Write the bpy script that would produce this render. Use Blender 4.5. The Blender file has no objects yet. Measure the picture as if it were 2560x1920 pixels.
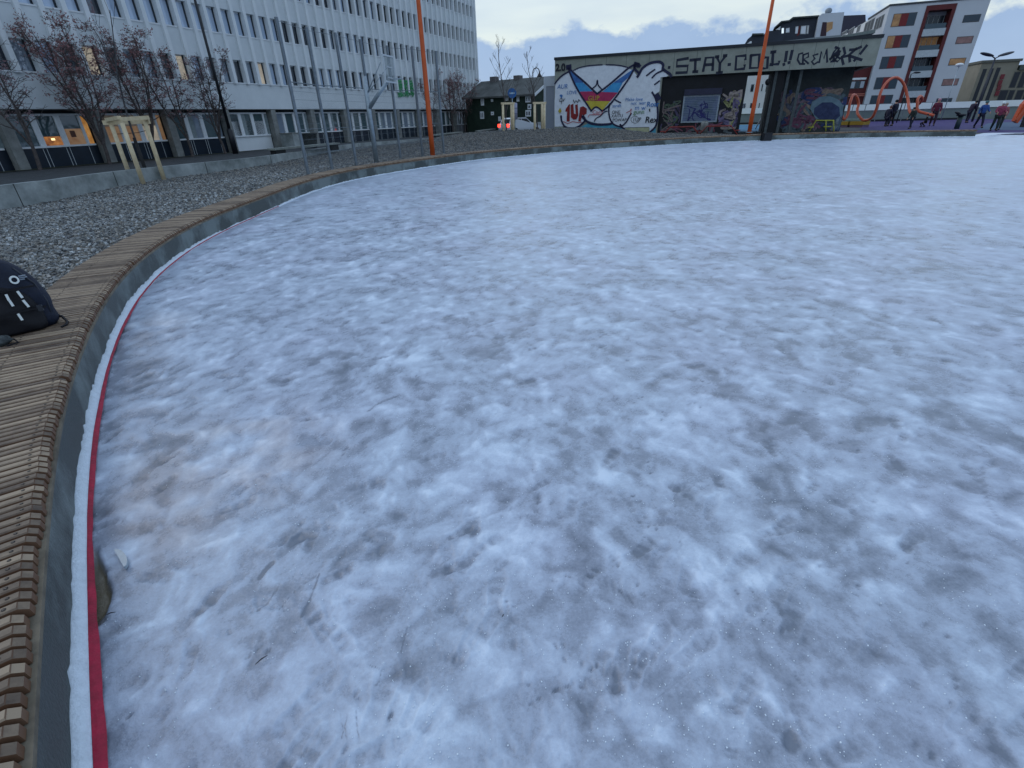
import bpy, bmesh, math, random
import numpy as np
from mathutils import Vector, Matrix, noise
from mathutils.geometry import delaunay_2d_cdt
random.seed(7); rng=np.random.default_rng(7)
SC=bpy.context.scene
COL=SC.collection
R=math.radians
# ---------------- camera -------------------------------------------------
CAM_H=1.9; PITCH=R(28.4); ROLL=R(1.75); FPX=1237.0
cd=bpy.data.cameras.new('camera'); cam=bpy.data.objects.new('camera',cd); COL.objects.link(cam)
cd.sensor_width=36; cd.lens=36*FPX/2560; cd.clip_start=.05; cd.clip_end=6000
cam.location=(0,0,CAM_H)
cam.matrix_world=Matrix.Translation((0,0,CAM_H)) @ Matrix.Rotation(math.pi/2-PITCH,4,'X') @ Matrix.Rotation(-ROLL,4,'Z')
SC.camera=cam
# ---------------- world: dusk sky with a bank of clouds ------------------
W=bpy.data.worlds.new("World"); SC.world=W; W.use_nodes=True
nt=W.node_tree; N=nt.nodes; L=nt.links; N.clear()
SUN_EL=R(30); SUN_AZ=R(300)     # weak soft light from the left, beyond the office
def nd(t,**k):
    n=N.new(t)
    for a,b in k.items(): setattr(n,a,b)
    return n
def inp(n,i,v): n.inputs[i].default_value=v
out=nd('ShaderNodeOutputWorld'); sky=nd('ShaderNodeTexSky',sky_type='NISHITA',sun_disc=False,sun_elevation=SUN_EL,sun_rotation=SUN_AZ)
sky.air_density=1.0; sky.dust_density=.6; sky.ozone_density=3.0
bgs=nd('ShaderNodeBackground'); inp(bgs,1,.07)
L.new(sky.outputs[0],bgs.inputs[0])
tc=nd('ShaderNodeTexCoord'); sep=nd('ShaderNodeSeparateXYZ'); L.new(tc.outputs['Generated'],sep.inputs[0])
def mth(op,a,b=None,c=None,clamp=False):
    n=nd('ShaderNodeMath',operation=op,use_clamp=clamp)
    for i,v in enumerate((a,b,c)):
        if v is None: continue
        if isinstance(v,(int,float)): inp(n,i,v)
        else: L.new(v,n.inputs[i])
    return n.outputs[0]
def ramp(fac,stops):
    n=nd('ShaderNodeValToRGB'); e=n.color_ramp.elements
    while len(e)<len(stops): e.new(.5)
    for el,(p,c) in zip(e,stops): el.position=p; el.color=(*c,1)
    L.new(fac,n.inputs[0]); return n.outputs[0]
def mix(f,a,b):
    n=nd('ShaderNodeMix',data_type='RGBA')
    for i,v in ((0,f),(6,a),(7,b)):
        if isinstance(v,(int,float)): inp(n,i,v)
        elif isinstance(v,tuple): inp(n,i,(*v,1))
        else: L.new(v,n.inputs[i])
    return n.outputs[2]
z=sep.outputs[2]
mp=nd('ShaderNodeMapping'); inp(mp,'Scale',(1,1,1.6)); L.new(tc.outputs['Generated'],mp.inputs[0])
n1=nd('ShaderNodeTexNoise'); inp(n1,'Scale',8.5); inp(n1,'Detail',7); inp(n1,'Roughness',.58); L.new(mp.outputs[0],n1.inputs['Vector'])
n2=nd('ShaderNodeTexNoise'); inp(n2,'Scale',2.6); inp(n2,'Detail',5); L.new(mp.outputs[0],n2.inputs['Vector'])
mp3=nd('ShaderNodeMapping'); inp(mp3,'Scale',(1,1,5)); L.new(tc.outputs['Generated'],mp3.inputs[0])
n3=nd('ShaderNodeTexNoise'); inp(n3,'Scale',5); inp(n3,'Detail',6); L.new(mp3.outputs[0],n3.inputs['Vector'])
# cumulus bank on the horizon: its ragged top lies about 8 degrees up
top=mth('ADD',.118,mth('MULTIPLY',mth('SUBTRACT',n1.outputs[0],.5),.17))
top=mth('ADD',top,mth('MULTIPLY',mth('SUBTRACT',n2.outputs[0],.5),.12))
top=mth('ADD',top,mth('MULTIPLY',mth('MAXIMUM',mth('SUBTRACT',sep.outputs[0],.655),0),1.1))
bank=mth('MULTIPLY_ADD',mth('SUBTRACT',top,z),55,.5,clamp=True)
bankc=mix(n1.outputs[0],(.20,.29,.48),(.32,.43,.64))
bankc=mix(mth('MULTIPLY',n2.outputs[0],.55),bankc,(.36,.50,.69))
clear=ramp(z,[(0,(.76,.75,.65)),(.12,(.66,.73,.71)),(.3,(.51,.64,.80)),(1,(.43,.565,.79))])
wisp=mth('MULTIPLY_ADD',n3.outputs[0],3.0,-1.35,clamp=True)
clear=mix(mth('MULTIPLY',wisp,.55),clear,(.44,.54,.66))
cl=mix(bank,clear,bankc)
bgc=nd('ShaderNodeBackground'); L.new(cl,bgc.inputs[0]); inp(bgc,1,1.15)
ms=nd('ShaderNodeMixShader'); inp(ms,0,.82); L.new(bgs.outputs[0],ms.inputs[1]); L.new(bgc.outputs[0],ms.inputs[2])
L.new(ms.outputs[0],out.inputs[0])
# ---------------- sun (very soft, dusk under cloud) ----------------------
sl=bpy.data.lights.new('sun','SUN'); sl.energy=.6; sl.angle=R(25); sl.color=(1,.93,.86)
so=bpy.data.objects.new('sun',sl); COL.objects.link(so)
sd=Vector((math.sin(SUN_AZ)*math.cos(SUN_EL),math.cos(SUN_AZ)*math.cos(SUN_EL),math.sin(SUN_EL)))
so.rotation_euler=sd.to_track_quat('Z','Y').to_euler(); so.location=(-20,10,30)
SC.view_settings.view_transform='Standard'; SC.view_settings.look='None'; SC.view_settings.exposure=.22; SC.view_settings.gamma=1
# ---------------- helpers ------------------------------------------------
def ray(px,py):
    u=(px-1280)/FPX; v=(960-py)/FPX
    u2=u*math.cos(ROLL)+v*math.sin(ROLL); v2=-u*math.sin(ROLL)+v*math.cos(ROLL)
    return (u2, math.cos(PITCH)+v2*math.sin(PITCH), v2*math.cos(PITCH)-math.sin(PITCH))
def g(px,py,z=0.):
    d=ray(px,py); t=(z-CAM_H)/d[2]; return Vector((d[0]*t,d[1]*t,z))
def top_at(px,py,p):      # height seen at a pixel above ground point p
    d=ray(px,py); return CAM_H+d[2]/math.hypot(d[0],d[1])*math.hypot(p[0],p[1])
def at_y(px,py,y):        # point at world depth y
    d=ray(px,py); t=y/d[1]; return Vector((d[0]*t,y,CAM_H+d[2]*t))
def proj(p):
    x,y,z=p[0],p[1],p[2]-CAM_H; f=y*math.cos(PITCH)-z*math.sin(PITCH); v2=(y*math.sin(PITCH)+z*math.cos(PITCH))/f; u2=x/f
    return 1280+FPX*(u2*math.cos(ROLL)-v2*math.sin(ROLL)),960-FPX*(u2*math.sin(ROLL)+v2*math.cos(ROLL)),f
class Fr:                 # a vertical wall plane: s along it, n towards the viewer, z up
    def __init__(s,p0,az):
        a=R(az); s.o=Vector((p0[0],p0[1])); s.d=Vector((math.sin(a),math.cos(a))); s.n=Vector((-math.cos(a),math.sin(a)))
        if s.n.dot(-s.o)<0: s.n=-s.n
    def w(s,a,n,z): p=s.o+s.d*a+s.n*n; return Vector((p.x,p.y,z))
    def px(s,px,py,n=0):
        d=ray(px,py); d2=Vector(d[:2]); o=s.o+s.n*n
        t=o.dot(s.n)/d2.dot(s.n); p=d2*t-s.o
        return (p.dot(s.d),CAM_H+d[2]*t)
# ---- materials
MT={}
def mat(name,col,rough=.7,var=.12,scale=6,bump=0,bscale=40,spec=.4,metal=0,emit=0,col2=None,coat=0):
    if name in MT: return MT[name]
    m=bpy.data.materials.new(name); m.use_nodes=True; t=m.node_tree; b=t.nodes['Principled BSDF']
    b.inputs['Roughness'].default_value=rough; b.inputs['Metallic'].default_value=metal
    b.inputs['Specular IOR Level'].default_value=spec; b.inputs['Coat Weight'].default_value=coat
    tcn=t.nodes.new('ShaderNodeTexCoord')
    if var or col2:
        nz=t.nodes.new('ShaderNodeTexNoise'); nz.inputs['Scale'].default_value=scale; nz.inputs['Detail'].default_value=6; nz.inputs['Roughness'].default_value=.65
        t.links.new(tcn.outputs['Object'],nz.inputs['Vector'])
        r=t.nodes.new('ShaderNodeValToRGB'); e=r.color_ramp.elements
        c2=col2 or tuple(min(1,c*(1+var*1.6)) for c in col)
        c1=col if col2 else tuple(c*(1-var*1.6) for c in col)
        e[0].position=.32; e[0].color=(*c1,1); e[1].position=.68; e[1].color=(*c2,1)
        t.links.new(nz.outputs[0],r.inputs[0]); t.links.new(r.outputs[0],b.inputs['Base Color'])
        if emit: t.links.new(r.outputs[0],b.inputs['Emission Color'])
    else:
        b.inputs['Base Color'].default_value=(*col,1)
        if emit: b.inputs['Emission Color'].default_value=(*col,1)
    if emit: b.inputs['Emission Strength'].default_value=emit
    if bump:
        bn=t.nodes.new('ShaderNodeTexNoise'); bn.inputs['Scale'].default_value=bscale; bn.inputs['Detail'].default_value=5
        t.links.new(tcn.outputs['Object'],bn.inputs['Vector'])
        bp=t.nodes.new('ShaderNodeBump'); bp.inputs['Strength'].default_value=bump; bp.inputs['Distance'].default_value=.02
        t.links.new(bn.outputs[0],bp.inputs['Height']); t.links.new(bp.outputs[0],b.inputs['Normal'])
    MT[name]=m; return m
def nodes_of(m):
    t=m.node_tree
    def nn(ty,**k):
        n=t.nodes.new(ty)
        for a,b in k.items(): setattr(n,a,b)
        return n
    return t,nn,t.nodes['Principled BSDF']
# ---- mesh builder in world coordinates
class MB:
    def __init__(s): s.v=[]; s.f=[]; s.sm=[]
    def add(s,vs,fs,smooth=False):
        k=len(s.v); s.v+= [tuple(v) for v in vs]; s.f+=[tuple(i+k for i in f) for f in fs]; s.sm+=[smooth]*len(fs); return s
    def hexa(s,p):  # 8 corner points: bottom 4 ccw, top 4
        return s.add(p,[(3,2,1,0),(4,5,6,7),(0,1,5,4),(1,2,6,5),(2,3,7,6),(3,0,4,7)])
    def box(s,c,sz,rz=0,M=None):
        x,y,z=[a/2 for a in sz]; P=[(-x,-y,-z),(x,-y,-z),(x,y,-z),(-x,y,-z),(-x,-y,z),(x,-y,z),(x,y,z),(-x,y,z)]
        T=Matrix.Translation(c)@(M if M is not None else Matrix.Rotation(rz,4,'Z'))
        return s.hexa([T@Vector(p) for p in P])
    def fbox(s,F,s0,s1,n0,n1,z0,z1):
        return s.hexa([F.w(s0,n0,z0),F.w(s1,n0,z0),F.w(s1,n1,z0),F.w(s0,n1,z0),F.w(s0,n0,z1),F.w(s1,n0,z1),F.w(s1,n1,z1),F.w(s0,n1,z1)])
    def fpoly(s,F,pts,n0,n1):  # extruded outline on a wall plane
        k=len(pts); vs=[F.w(a,n0,b) for a,b in pts]+[F.w(a,n1,b) for a,b in pts]
        fs=[tuple(range(k)),tuple(range(2*k-1,k-1,-1))]+[(i,(i+1)%k,k+(i+1)%k,k+i) for i in range(k)]
        return s.add(vs,fs)
    def tube(s,pts,rad,seg=8,cap=True,smooth=True):
        pts=[Vector(p) for p in pts]; n=len(pts)
        if isinstance(rad,(int,float)): rad=[rad]*n
        up=None; vs=[]
        for i,p in enumerate(pts):
            t=(pts[min(i+1,n-1)]-pts[max(i-1,0)])
            if t.length<1e-9: t=Vector((0,0,1))
            t.normalize()
            if up is None:
                up=Vector((0,0,1)) if abs(t.z)<.9 else Vector((1,0,0))
            a=t.cross(up)
            if a.length<1e-4: a=t.cross(Vector((0,1,.1)))
            a.normalize(); b=a.cross(t).normalized(); up=b
            for k in range(seg):
                q=2*math.pi*k/seg; vs.append(p+(a*math.cos(q)+b*math.sin(q))*rad[i])
        fs=[(i*seg+k,i*seg+(k+1)%seg,(i+1)*seg+(k+1)%seg,(i+1)*seg+k) for i in range(n-1) for k in range(seg)]
        if cap: fs+=[tuple(range(seg-1,-1,-1)),tuple((n-1)*seg+k for k in range(seg))]
        return s.add(vs,fs,smooth)
    def sphere(s,c,r,seg=12,rings=8,M=None):
        r=r if isinstance(r,(tuple,list)) else (r,r,r); c=Vector(c); vs=[]; fs=[]
        for i in range(rings+1):
            th=math.pi*i/rings
            for k in range(seg):
                ph=2*math.pi*k/seg
                p=Vector((r[0]*math.sin(th)*math.cos(ph),r[1]*math.sin(th)*math.sin(ph),r[2]*math.cos(th)))
                vs.append(c+(M@p if M is not None else p))
        for i in range(rings):
            for k in range(seg):
                fs.append((i*seg+k,(i+1)*seg+k,(i+1)*seg+(k+1)%seg,i*seg+(k+1)%seg))
        return s.add(vs,fs,True)
    def lathe(s,c,prof,seg=16):
        vs=[];fs=[]
        for r,zz in prof:
            for k in range(seg):
                q=2*math.pi*k/seg; vs.append((c[0]+r*math.cos(q),c[1]+r*math.sin(q),c[2]+zz))
        for i in range(len(prof)-1):
            for k in range(seg): fs.append((i*seg+k,i*seg+(k+1)%seg,(i+1)*seg+(k+1)%seg,(i+1)*seg+k))
        fs+=[tuple(range(seg-1,-1,-1)),tuple((len(prof)-1)*seg+k for k in range(seg))]
        return s.add(vs,fs,True)
    def stroke(s,F,pts,w,n0,n1,closed=False):   # painted line of width w on a wall
        P=[Vector(p) for p in pts]; m=len(P); Lf=[];Rt=[]
        for i,p in enumerate(P):
            if closed: a=P[(i-1)%m]; b=P[(i+1)%m]
            else: a=P[max(i-1,0)]; b=P[min(i+1,m-1)]
            t=(b-a); 
            if t.length<1e-9: t=Vector((1,0))
            t.normalize(); nrm=Vector((-t.y,t.x)); ww=w[i] if isinstance(w,(list,tuple)) else w
            e=Vector((0,0)) 
            if not closed and i==0: e=-t*ww*.3
            if not closed and i==m-1: e=t*ww*.3
            Lf.append(p+e+nrm*ww/2); Rt.append(p+e-nrm*ww/2)
        rng_=range(m) if closed else range(m-1)
        for i in rng_:
            j=(i+1)%m; q=[Lf[i],Lf[j],Rt[j],Rt[i]]
            s.fpoly(F,[(a.x,a.y) for a in q],n0,n1)
        return s
    def build(s,name,material,parent=None,bev=0,weld=False):
        me=bpy.data.meshes.new(name); o=bpy.data.objects.new(name,me); COL.objects.link(o)
        off=Vector((0,0,0))
        if parent is not None:
            o.parent=parent; q=parent
            while q is not None: off=off+q.location; q=q.parent
        me.from_pydata([tuple(Vector(v)-off) for v in s.v],[],s.f)
        me.polygons.foreach_set('use_smooth',s.sm)
        bm=bmesh.new(); bm.from_mesh(me)
        if weld: bmesh.ops.remove_doubles(bm,verts=bm.verts,dist=1e-5)
        bmesh.ops.recalc_face_normals(bm,faces=bm.faces)
        if bev: bmesh.ops.bevel(bm,geom=list(bm.edges),offset=bev,segments=2,affect='EDGES',profile=.6)
        bm.to_mesh(me); bm.free()
        if material: me.materials.append(material)
        return o
def tag(o,label=None,cat=None,group=None,kind=None):
    if label: o['label']=label
    if cat: o['category']=cat
    if group: o['group']=group
    if kind: o['kind']=kind
    return o
def thing(name,loc,label,cat,group=None):
    o=bpy.data.objects.new(name,None); COL.objects.link(o); o.location=Vector(loc); o.empty_display_size=.3
    return tag(o,label,cat,group)
def copy_tree(o,parent=None):
    c=o.copy(); COL.objects.link(c); c.parent=parent
    for ch in list(o.children): copy_tree(ch,c)
    return c
def catmull(P,per=8,closed=False):
    out=[]; n=len(P); P=[Vector(p) for p in P]
    for i in range(n if closed else n-1):
        if closed: a,b,c,d=P[(i-1)%n],P[i],P[(i+1)%n],P[(i+2)%n]
        else: a,b,c,d=P[max(i-1,0)],P[i],P[i+1],P[min(i+2,n-1)]
        for k in range(per):
            t=k/per; out.append(.5*((2*b)+(c-a)*t+(2*a-5*b+4*c-d)*t*t+(3*b-a-3*c+d)*t**3))
    if not closed: out.append(P[-1])
    return out
def text_mb(F,txt,s0,z0,h,n0,mb,shear=0,th=.004,bold=0):   # painted lettering, left end s0, baseline z0, cap height h
    cu=bpy.data.curves.new('t','FONT'); cu.body=txt; cu.size=h/.72; cu.shear=shear; cu.extrude=th; cu.offset=bold
    o=bpy.data.objects.new('t',cu); COL.objects.link(o)
    dg=bpy.context.evaluated_depsgraph_get(); me=bpy.data.meshes.new_from_object(o.evaluated_get(dg))
    side=1 if F.d.cross(F.n)<0 else -1
    vs=[F.w(s0+v.co.x,n0+v.co.z,z0+v.co.y) for v in me.vertices]
    mb.add(vs,[tuple(p.vertices) for p in me.polygons]); bpy.data.objects.remove(o); bpy.data.meshes.remove(me); bpy.data.curves.remove(cu)
    return mb
# ================= THE RINK =============================================
K=2560/2212
ice_px=[(175,1659),(163,1300),(168,1000),(205,850),(255,700),(330,600),(440,520),(560,465),(680,413),(800,382),(1000,350)]
edge=[g(x*K,y*K,0).xy for x,y in ice_px]
edge=[Vector((2.5,-3.6)),Vector((.9,-1.9)),Vector((-.55,-.35))]+edge+[Vector((-.35,28.4)),Vector((3.6,31.6)),Vector((8.2,34.2)),Vector((13.0,36.1)),Vector((18.2,37.0)),Vector((23.4,36.6)),Vector((27.2,35.2)),Vector((29.35,34.0))]
# even spacing, lightly smoothed
def resample(P,d):
    C=catmull(P,24); acc=[0]
    for a,b in zip(C,C[1:]): acc.append(acc[-1]+(b-a).length)
    n=max(2,int(round(acc[-1]/d))); out=[];j=0
    for i in range(n+1):
        t=acc[-1]*i/n
        while j<len(C)-2 and acc[j+1]<t: j+=1
        f=(t-acc[j])/max(1e-9,acc[j+1]-acc[j]); out.append(C[j].lerp(C[j+1],min(1,max(0,f))))
    return out
E0=resample(edge,.25)
for it in range(30):
    E0=[E0[0]]+[ (E0[i-1]+E0[i]*2+E0[i+1])/4 for i in range(1,len(E0)-1)]+[E0[-1]]
EDGE=resample(E0,.06)
def norms(P):
    out=[]
    for i in range(len(P)):
        t=(P[min(i+1,len(P)-1)]-P[max(i-1,0)]).normalized(); out.append(Vector((-t.y,t.x)))   # away from the ice
    return out
NRM=norms(EDGE)
ext=[Vector((33,36.2)),Vector((48,37)),Vector((60,34)),Vector((64,10)),Vector((40,-12)),Vector((10,-8))]
rink_poly=[p+n*.12 for p,n in zip(EDGE[::8],NRM[::8])]+ext
RP=np.array([tuple(p) for p in rink_poly])
def inside(P,poly):
    x,y=P[:,0],P[:,1]; r=np.zeros(len(P),bool); n=len(poly); j=n-1
    for i in range(n):
        xi,yi=poly[i]; xj,yj=poly[j]
        c=((yi>y)!=(yj>y))&(x<(xj-xi)*(y-yi)/(yj-yi+1e-12)+xi); r^=c; j=i
    return r
def dist_edge(P):
    E=np.array([tuple(p) for p in EDGE[::3]]); out=np.empty(len(P))
    for i in range(0,len(P),40000):
        q=P[i:i+40000]; out[i:i+40000]=np.sqrt(((q[:,None,:]-E[None])**2).sum(2)).min(1) if len(E)<1 else 9
    return out
# fast lattice noise
def vnoise(x,y,seed):
    r=np.random.default_rng(seed).random((256,256)); xi=np.floor(x).astype(int); yi=np.floor(y).astype(int); fx=x-xi; fy=y-yi
    fx=fx*fx*(3-2*fx); fy=fy*fy*(3-2*fy); a=r[xi&255,yi&255]; b=r[(xi+1)&255,yi&255]; c=r[xi&255,(yi+1)&255]; d=r[(xi+1)&255,(yi+1)&255]
    return (a*(1-fx)+b*fx)*(1-fy)+(c*(1-fx)+d*fx)*fy
def fbm(x,y,seed,o=4,gain=.5):
    s=0;a=1;t=0
    for k in range(o):
        s=s+a*vnoise(x*2**k+k*17.3,y*2**k+k*9.1,seed+k); t+=a; a*=gain
    return s/t
def raw_mesh(name,V,F,mat_,attrs=None,smooth=True):
    me=bpy.data.meshes.new(name); nf=len(F); k=F.shape[1]
    me.vertices.add(len(V)); me.vertices.foreach_set('co',V.astype(np.float32).ravel())
    me.loops.add(nf*k); me.loops.foreach_set('vertex_index',F.astype(np.int32).ravel())
    me.polygons.add(nf); me.polygons.foreach_set('loop_start',np.arange(0,nf*k,k,dtype=np.int32))
    me.polygons.foreach_set('use_smooth',np.full(nf,smooth))
    me.update(calc_edges=True)
    for an,av in (attrs or {}).items():
        a=me.attributes.new(an,'FLOAT','POINT'); a.data.foreach_set('value',av.astype(np.float32))
    me.materials.append(mat_); me.validate(); o=bpy.data.objects.new(name,me); COL.objects.link(o); return o
# ice sheet: polar grid, finest where one can look closely
RAD=np.concatenate([[.02,.1,.2,.3,.4],np.exp(np.linspace(math.log(.5),math.log(75),820))]); ANG=np.radians(np.concatenate([np.linspace(-180,-76.5,70),np.linspace(-75,95,700),np.linspace(96.5,180,56)]))
rr,aa=np.meshgrid(RAD,ANG,indexing='ij'); X=(rr*np.sin(aa)).ravel(); Y=(rr*np.cos(aa)).ravel()
# warp coordinates so that patches are irregular
wx=X+.30*(fbm(X*1.3,Y*1.3,11)-.5)+.10*(fbm(X*6,Y*6,12,3)-.5); wy=Y+.30*(fbm(X*1.3+5,Y*1.3+8,21)-.5)+.10*(fbm(X*6+9,Y*6,22,3)-.5)
big=fbm(wx*1.1,wy*1.1,31,4); mid=fbm(wx*7.0,wy*6.2,41,4,.52); fine=fbm(wx*24,wy*20,51,4,.6)
blob=fbm(wx*12+3,wy*10,61,3,.5); grit=fbm(X*55,Y*55,81,2)
ridge=1-np.abs(2*fbm(wx*5.2+9,wy*4.4,101,4,.55)-1)*2.2; broad=fbm(wx*2.6,wy*2.3,111,3)
dist_=np.hypot(X,Y); con=np.clip(1.25-dist_*.035,.55,1.15)
snow_and_sheen=.14*(big-.5)+.26*(broad-.5)+.42*(mid-.5)+.32*(blob-.5)+.18*(fine-.5)+.05*(grit-.5)+.07*(np.clip(ridge,0,1)-.6)
snow_and_sheen=snow_and_sheen*1.6*con+.485+np.clip(dist_*.006,0,.18)  # paler away from the camera: sky sheen at grazing angles put into the colour
drift=np.clip((blob-.58)*5,0,1)*np.clip((mid-.42)*4,0,1)*np.clip((fine-.3)*3,0,1)
dark=np.clip((.43-mid)*5,0,1)*np.clip((.56-big)*5,0,1)*np.clip((fine-.25)*3,0.2,1)
H_=.010*np.clip(snow_and_sheen,0,1.3)+.004*drift+.0018*(fine-.5)*2-.004*dark+.02*(fbm(X*.5,Y*.5,71,2)-.5)
shade=snow_and_sheen+.16*drift-.10*dark
# shoe prints, paw prints, skate scratches pressed into the surface
def stamp(cx,cy,ang,la,wb,depth,bright,soft=.35,ring=0):
    global H_,shade
    m=(abs(X-cx)<la+.2)&(abs(Y-cy)<la+.2); x=X[m]-cx; y=Y[m]-cy
    u=(x*math.sin(ang)+y*math.cos(ang))/la; v=(x*math.cos(ang)-y*math.sin(ang))/(wb*(1-.22*np.cos(u*3.1+.6)))
    r=np.sqrt(u*u+v*v)*(1+.25*(vnoise(x*30+cx*9,y*30,5)-.5)); k=np.clip((1-r)/soft,0,1)
    tread=.5+.5*np.sign(np.sin(u*13))*np.clip(np.abs(np.sin(u*13))*2,0,1)
    H_[m]-=depth*k*(.55+.45*tread); shade[m]+=bright*k*(.45+.55*tread)
    if ring:
        e=np.exp(-((r-1.12)/.16)**2); H_[m]+=.5*depth*e; shade[m]+=ring*e
rs=np.random.default_rng(5)
for i in range(420):
    a=rs.uniform(-62,62); d=1.1+10*rs.random()**1.5; cx=d*math.sin(R(a))+.3; cy=d*math.cos(R(a)); an=rs.normal(.7,.6)
    t=rs.random(); s=rs.uniform(.7,1.05)
    if t<.5: stamp(cx,cy,an,.135*s,.045*s,.006,-rs.uniform(.10,.38),.5,ring=rs.uniform(0,.12))
    elif t<.75: stamp(cx,cy,an,.14*s,.05*s,-.003,rs.uniform(.08,.22),.8)
    else:
        for q in range(rs.integers(3,6)):
            stamp(cx+rs.normal(0,.05),cy+rs.normal(0,.05),an,.022*s,.013*s,.006,-rs.uniform(.2,.45),.6)
for i in range(150):
    a=rs.uniform(-60,60); d=.8+4.5*rs.random(); stamp(d*math.sin(R(a)),d*math.cos(R(a)),rs.uniform(0,3),rs.uniform(.04,.11),rs.uniform(.03,.08),.008,-rs.uniform(.12,.34),.9)
def scratch(P,w,dk):
    global H_,shade
    w*=.62; dk*=.7
    P=catmull(P,10)
    for a,b in zip(P,P[1:]):
        L_=(b-a).length
        if L_<1e-6: continue
        c=(a+b)/2; m=(abs(X-c.x)<L_+.05)&(abs(Y-c.y)<L_+.05); x=X[m]-a.x; y=Y[m]-a.y; d=(b-a)/L_
        u=np.clip(x*d.x+y*d.y,0,L_); r=np.hypot(x-d.x*u,y-d.y*u); k=np.clip(1-r/w,0,1); shade[m]=np.minimum(shade[m],shade[m]*(1-k)+(shade[m]-dk)*k); H_[m]-=.0012*k
gp=lambda x,y:g(x*K,y*K,0).xy
for c,w,dk in [([(690,1240),(672,1290),(650,1335)],.012,.45),([(688,1240),(640,1275),(600,1320)],.008,.3),([(600,1270),(580,1300),(555,1320)],.01,.3),([(880,1355),(872,1385),(866,1415)],.005,.4),([(770,1540),(772,1570),(776,1598)],.005,.45),
    ([(752,1545),(746,1575),(752,1600)],.005,.35),([(735,1545),(742,1580),(738,1600)],.004,.35),([(2080,990),(2118,1010),(2125,1060),(2135,1095),(2158,1125)],.012,.35),([(800,1440),(822,1450),(818,1475),(805,1488)],.006,.3),([(795,890),(820,872),(862,855)],.03,.28),([(1455,1040),(1460,1120),(1470,1180)],.008,.2),([(1040,630),(1020,660),(1000,690)],.012,.2),([(560,1250),(575,1230),(590,1215)],.03,.3)]:
    scratch([gp(*q) for q in c],w,dk)
for i in range(60):
    a=rs.uniform(-55,60); d=1.2+8*rs.random(); c=Vector((d*math.sin(R(a)),d*math.cos(R(a)))); q=rs.uniform(0,6.3); l=rs.uniform(.08,.5)
    v=Vector((math.cos(q),math.sin(q)))*l; scratch([c,c+v*.5+Vector((v.y,-v.x))*rs.uniform(-.12,.12),c+v],rs.uniform(.003,.007),rs.uniform(.1,.3))
# clip to the rink, thaw hollow beside the wall close to the camera
V=np.stack([X,Y,H_],1); P2=V[:,:2]
EV=np.array([tuple(p) for p in EDGE[::4]])
near=(np.hypot(X,Y)<14)&(X<2); dd=np.full(len(X),9.); idx=np.where(near)[0]
for i in range(0,len(idx),8000):
    q=P2[idx[i:i+8000]]; dd[idx[i:i+8000]]=np.sqrt(((q[:,None,:]-EV[None])**2).sum(2)).min(1)
mx=g(203*K,1262*K,0); hd_=(g(204*K,1180*K,0)-g(204*K,1340*K,0)).xy.normalized(); hu=(X-mx.x)*hd_.x+(Y-mx.y)*hd_.y; hv=(X-mx.x)*hd_.y-(Y-mx.y)*hd_.x
hr=np.sqrt((hu/.25)**2+(hv/(.052*(1-.45*hu/.2).clip(.3,2)))**2)+.35*(fbm(X*14,Y*14,7,3)-.5)
hol=np.clip((1.15-hr)*3,0,1)
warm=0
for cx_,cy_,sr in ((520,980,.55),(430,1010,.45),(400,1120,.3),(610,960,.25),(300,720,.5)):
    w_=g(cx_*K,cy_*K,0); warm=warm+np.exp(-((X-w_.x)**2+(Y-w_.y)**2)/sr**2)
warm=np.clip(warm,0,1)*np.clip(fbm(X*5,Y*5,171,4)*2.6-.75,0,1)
melt=np.clip(1-dd/.6,0,1)*np.clip(fbm(X*2.1,Y*2.1,91,3)*2.4-.75,0,1)*np.clip((9-np.hypot(X,Y))/4,0,1)
V[:,2]-=.05*hol+.018*melt; shade-=.30*melt
V[:,2]*=np.clip(np.hypot(X,Y)*-.02+1.3,.4,1)
nr,na=len(RAD),len(ANG); I=np.arange(nr*na).reshape(nr,na)
F=np.stack([I[:-1,:-1].ravel(),I[:-1,1:].ravel(),I[1:,1:].ravel(),I[1:,:-1].ravel()],1)
C=V[F[:,0],:2]; ins=inside(C,RP); F=F[ins]
used=np.unique(F); rem=np.full(len(V),-1); rem[used]=np.arange(len(used)); F=rem[F]
mi=bpy.data.materials.new('ice'); mi.use_nodes=True; t,nn,b=nodes_of(mi)
at=nn('ShaderNodeAttribute',attribute_name='snow_and_sheen'); ah=nn('ShaderNodeAttribute',attribute_name='hollow')
tcn=nn('ShaderNodeTexCoord')
nz=nn('ShaderNodeTexNoise'); nz.inputs['Scale'].default_value=70; nz.inputs['Detail'].default_value=6; nz.inputs['Roughness'].default_value=.75; t.links.new(tcn.outputs['Object'],nz.inputs['Vector'])
m1=nn('ShaderNodeMath',operation='MULTIPLY_ADD'); m1.inputs[1].default_value=.6; m1.inputs[2].default_value=-.30; t.links.new(nz.outputs[0],m1.inputs[0])
m2=nn('ShaderNodeMath',operation='ADD'); t.links.new(m1.outputs[0],m2.inputs[0]); t.links.new(at.outputs['Fac'],m2.inputs[1])
r=nn('ShaderNodeValToRGB'); e=r.color_ramp.elements; e[0].position=-0.0; e[0].color=(.15,.18,.23,1); e[1].position=1; e[1].color=(.65,.75,.87,1)
for p,c in ((.25,(.265,.305,.38)),(.5,(.385,.45,.555)),(.75,(.51,.60,.72))): q=e.new(p); q.color=(*c,1)
t.links.new(m2.outputs[0],r.inputs[0])
n5=nn('ShaderNodeTexNoise'); n5.inputs['Scale'].default_value=.8; n5.inputs['Detail'].default_value=4; t.links.new(tcn.outputs['Object'],n5.inputs['Vector'])
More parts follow.
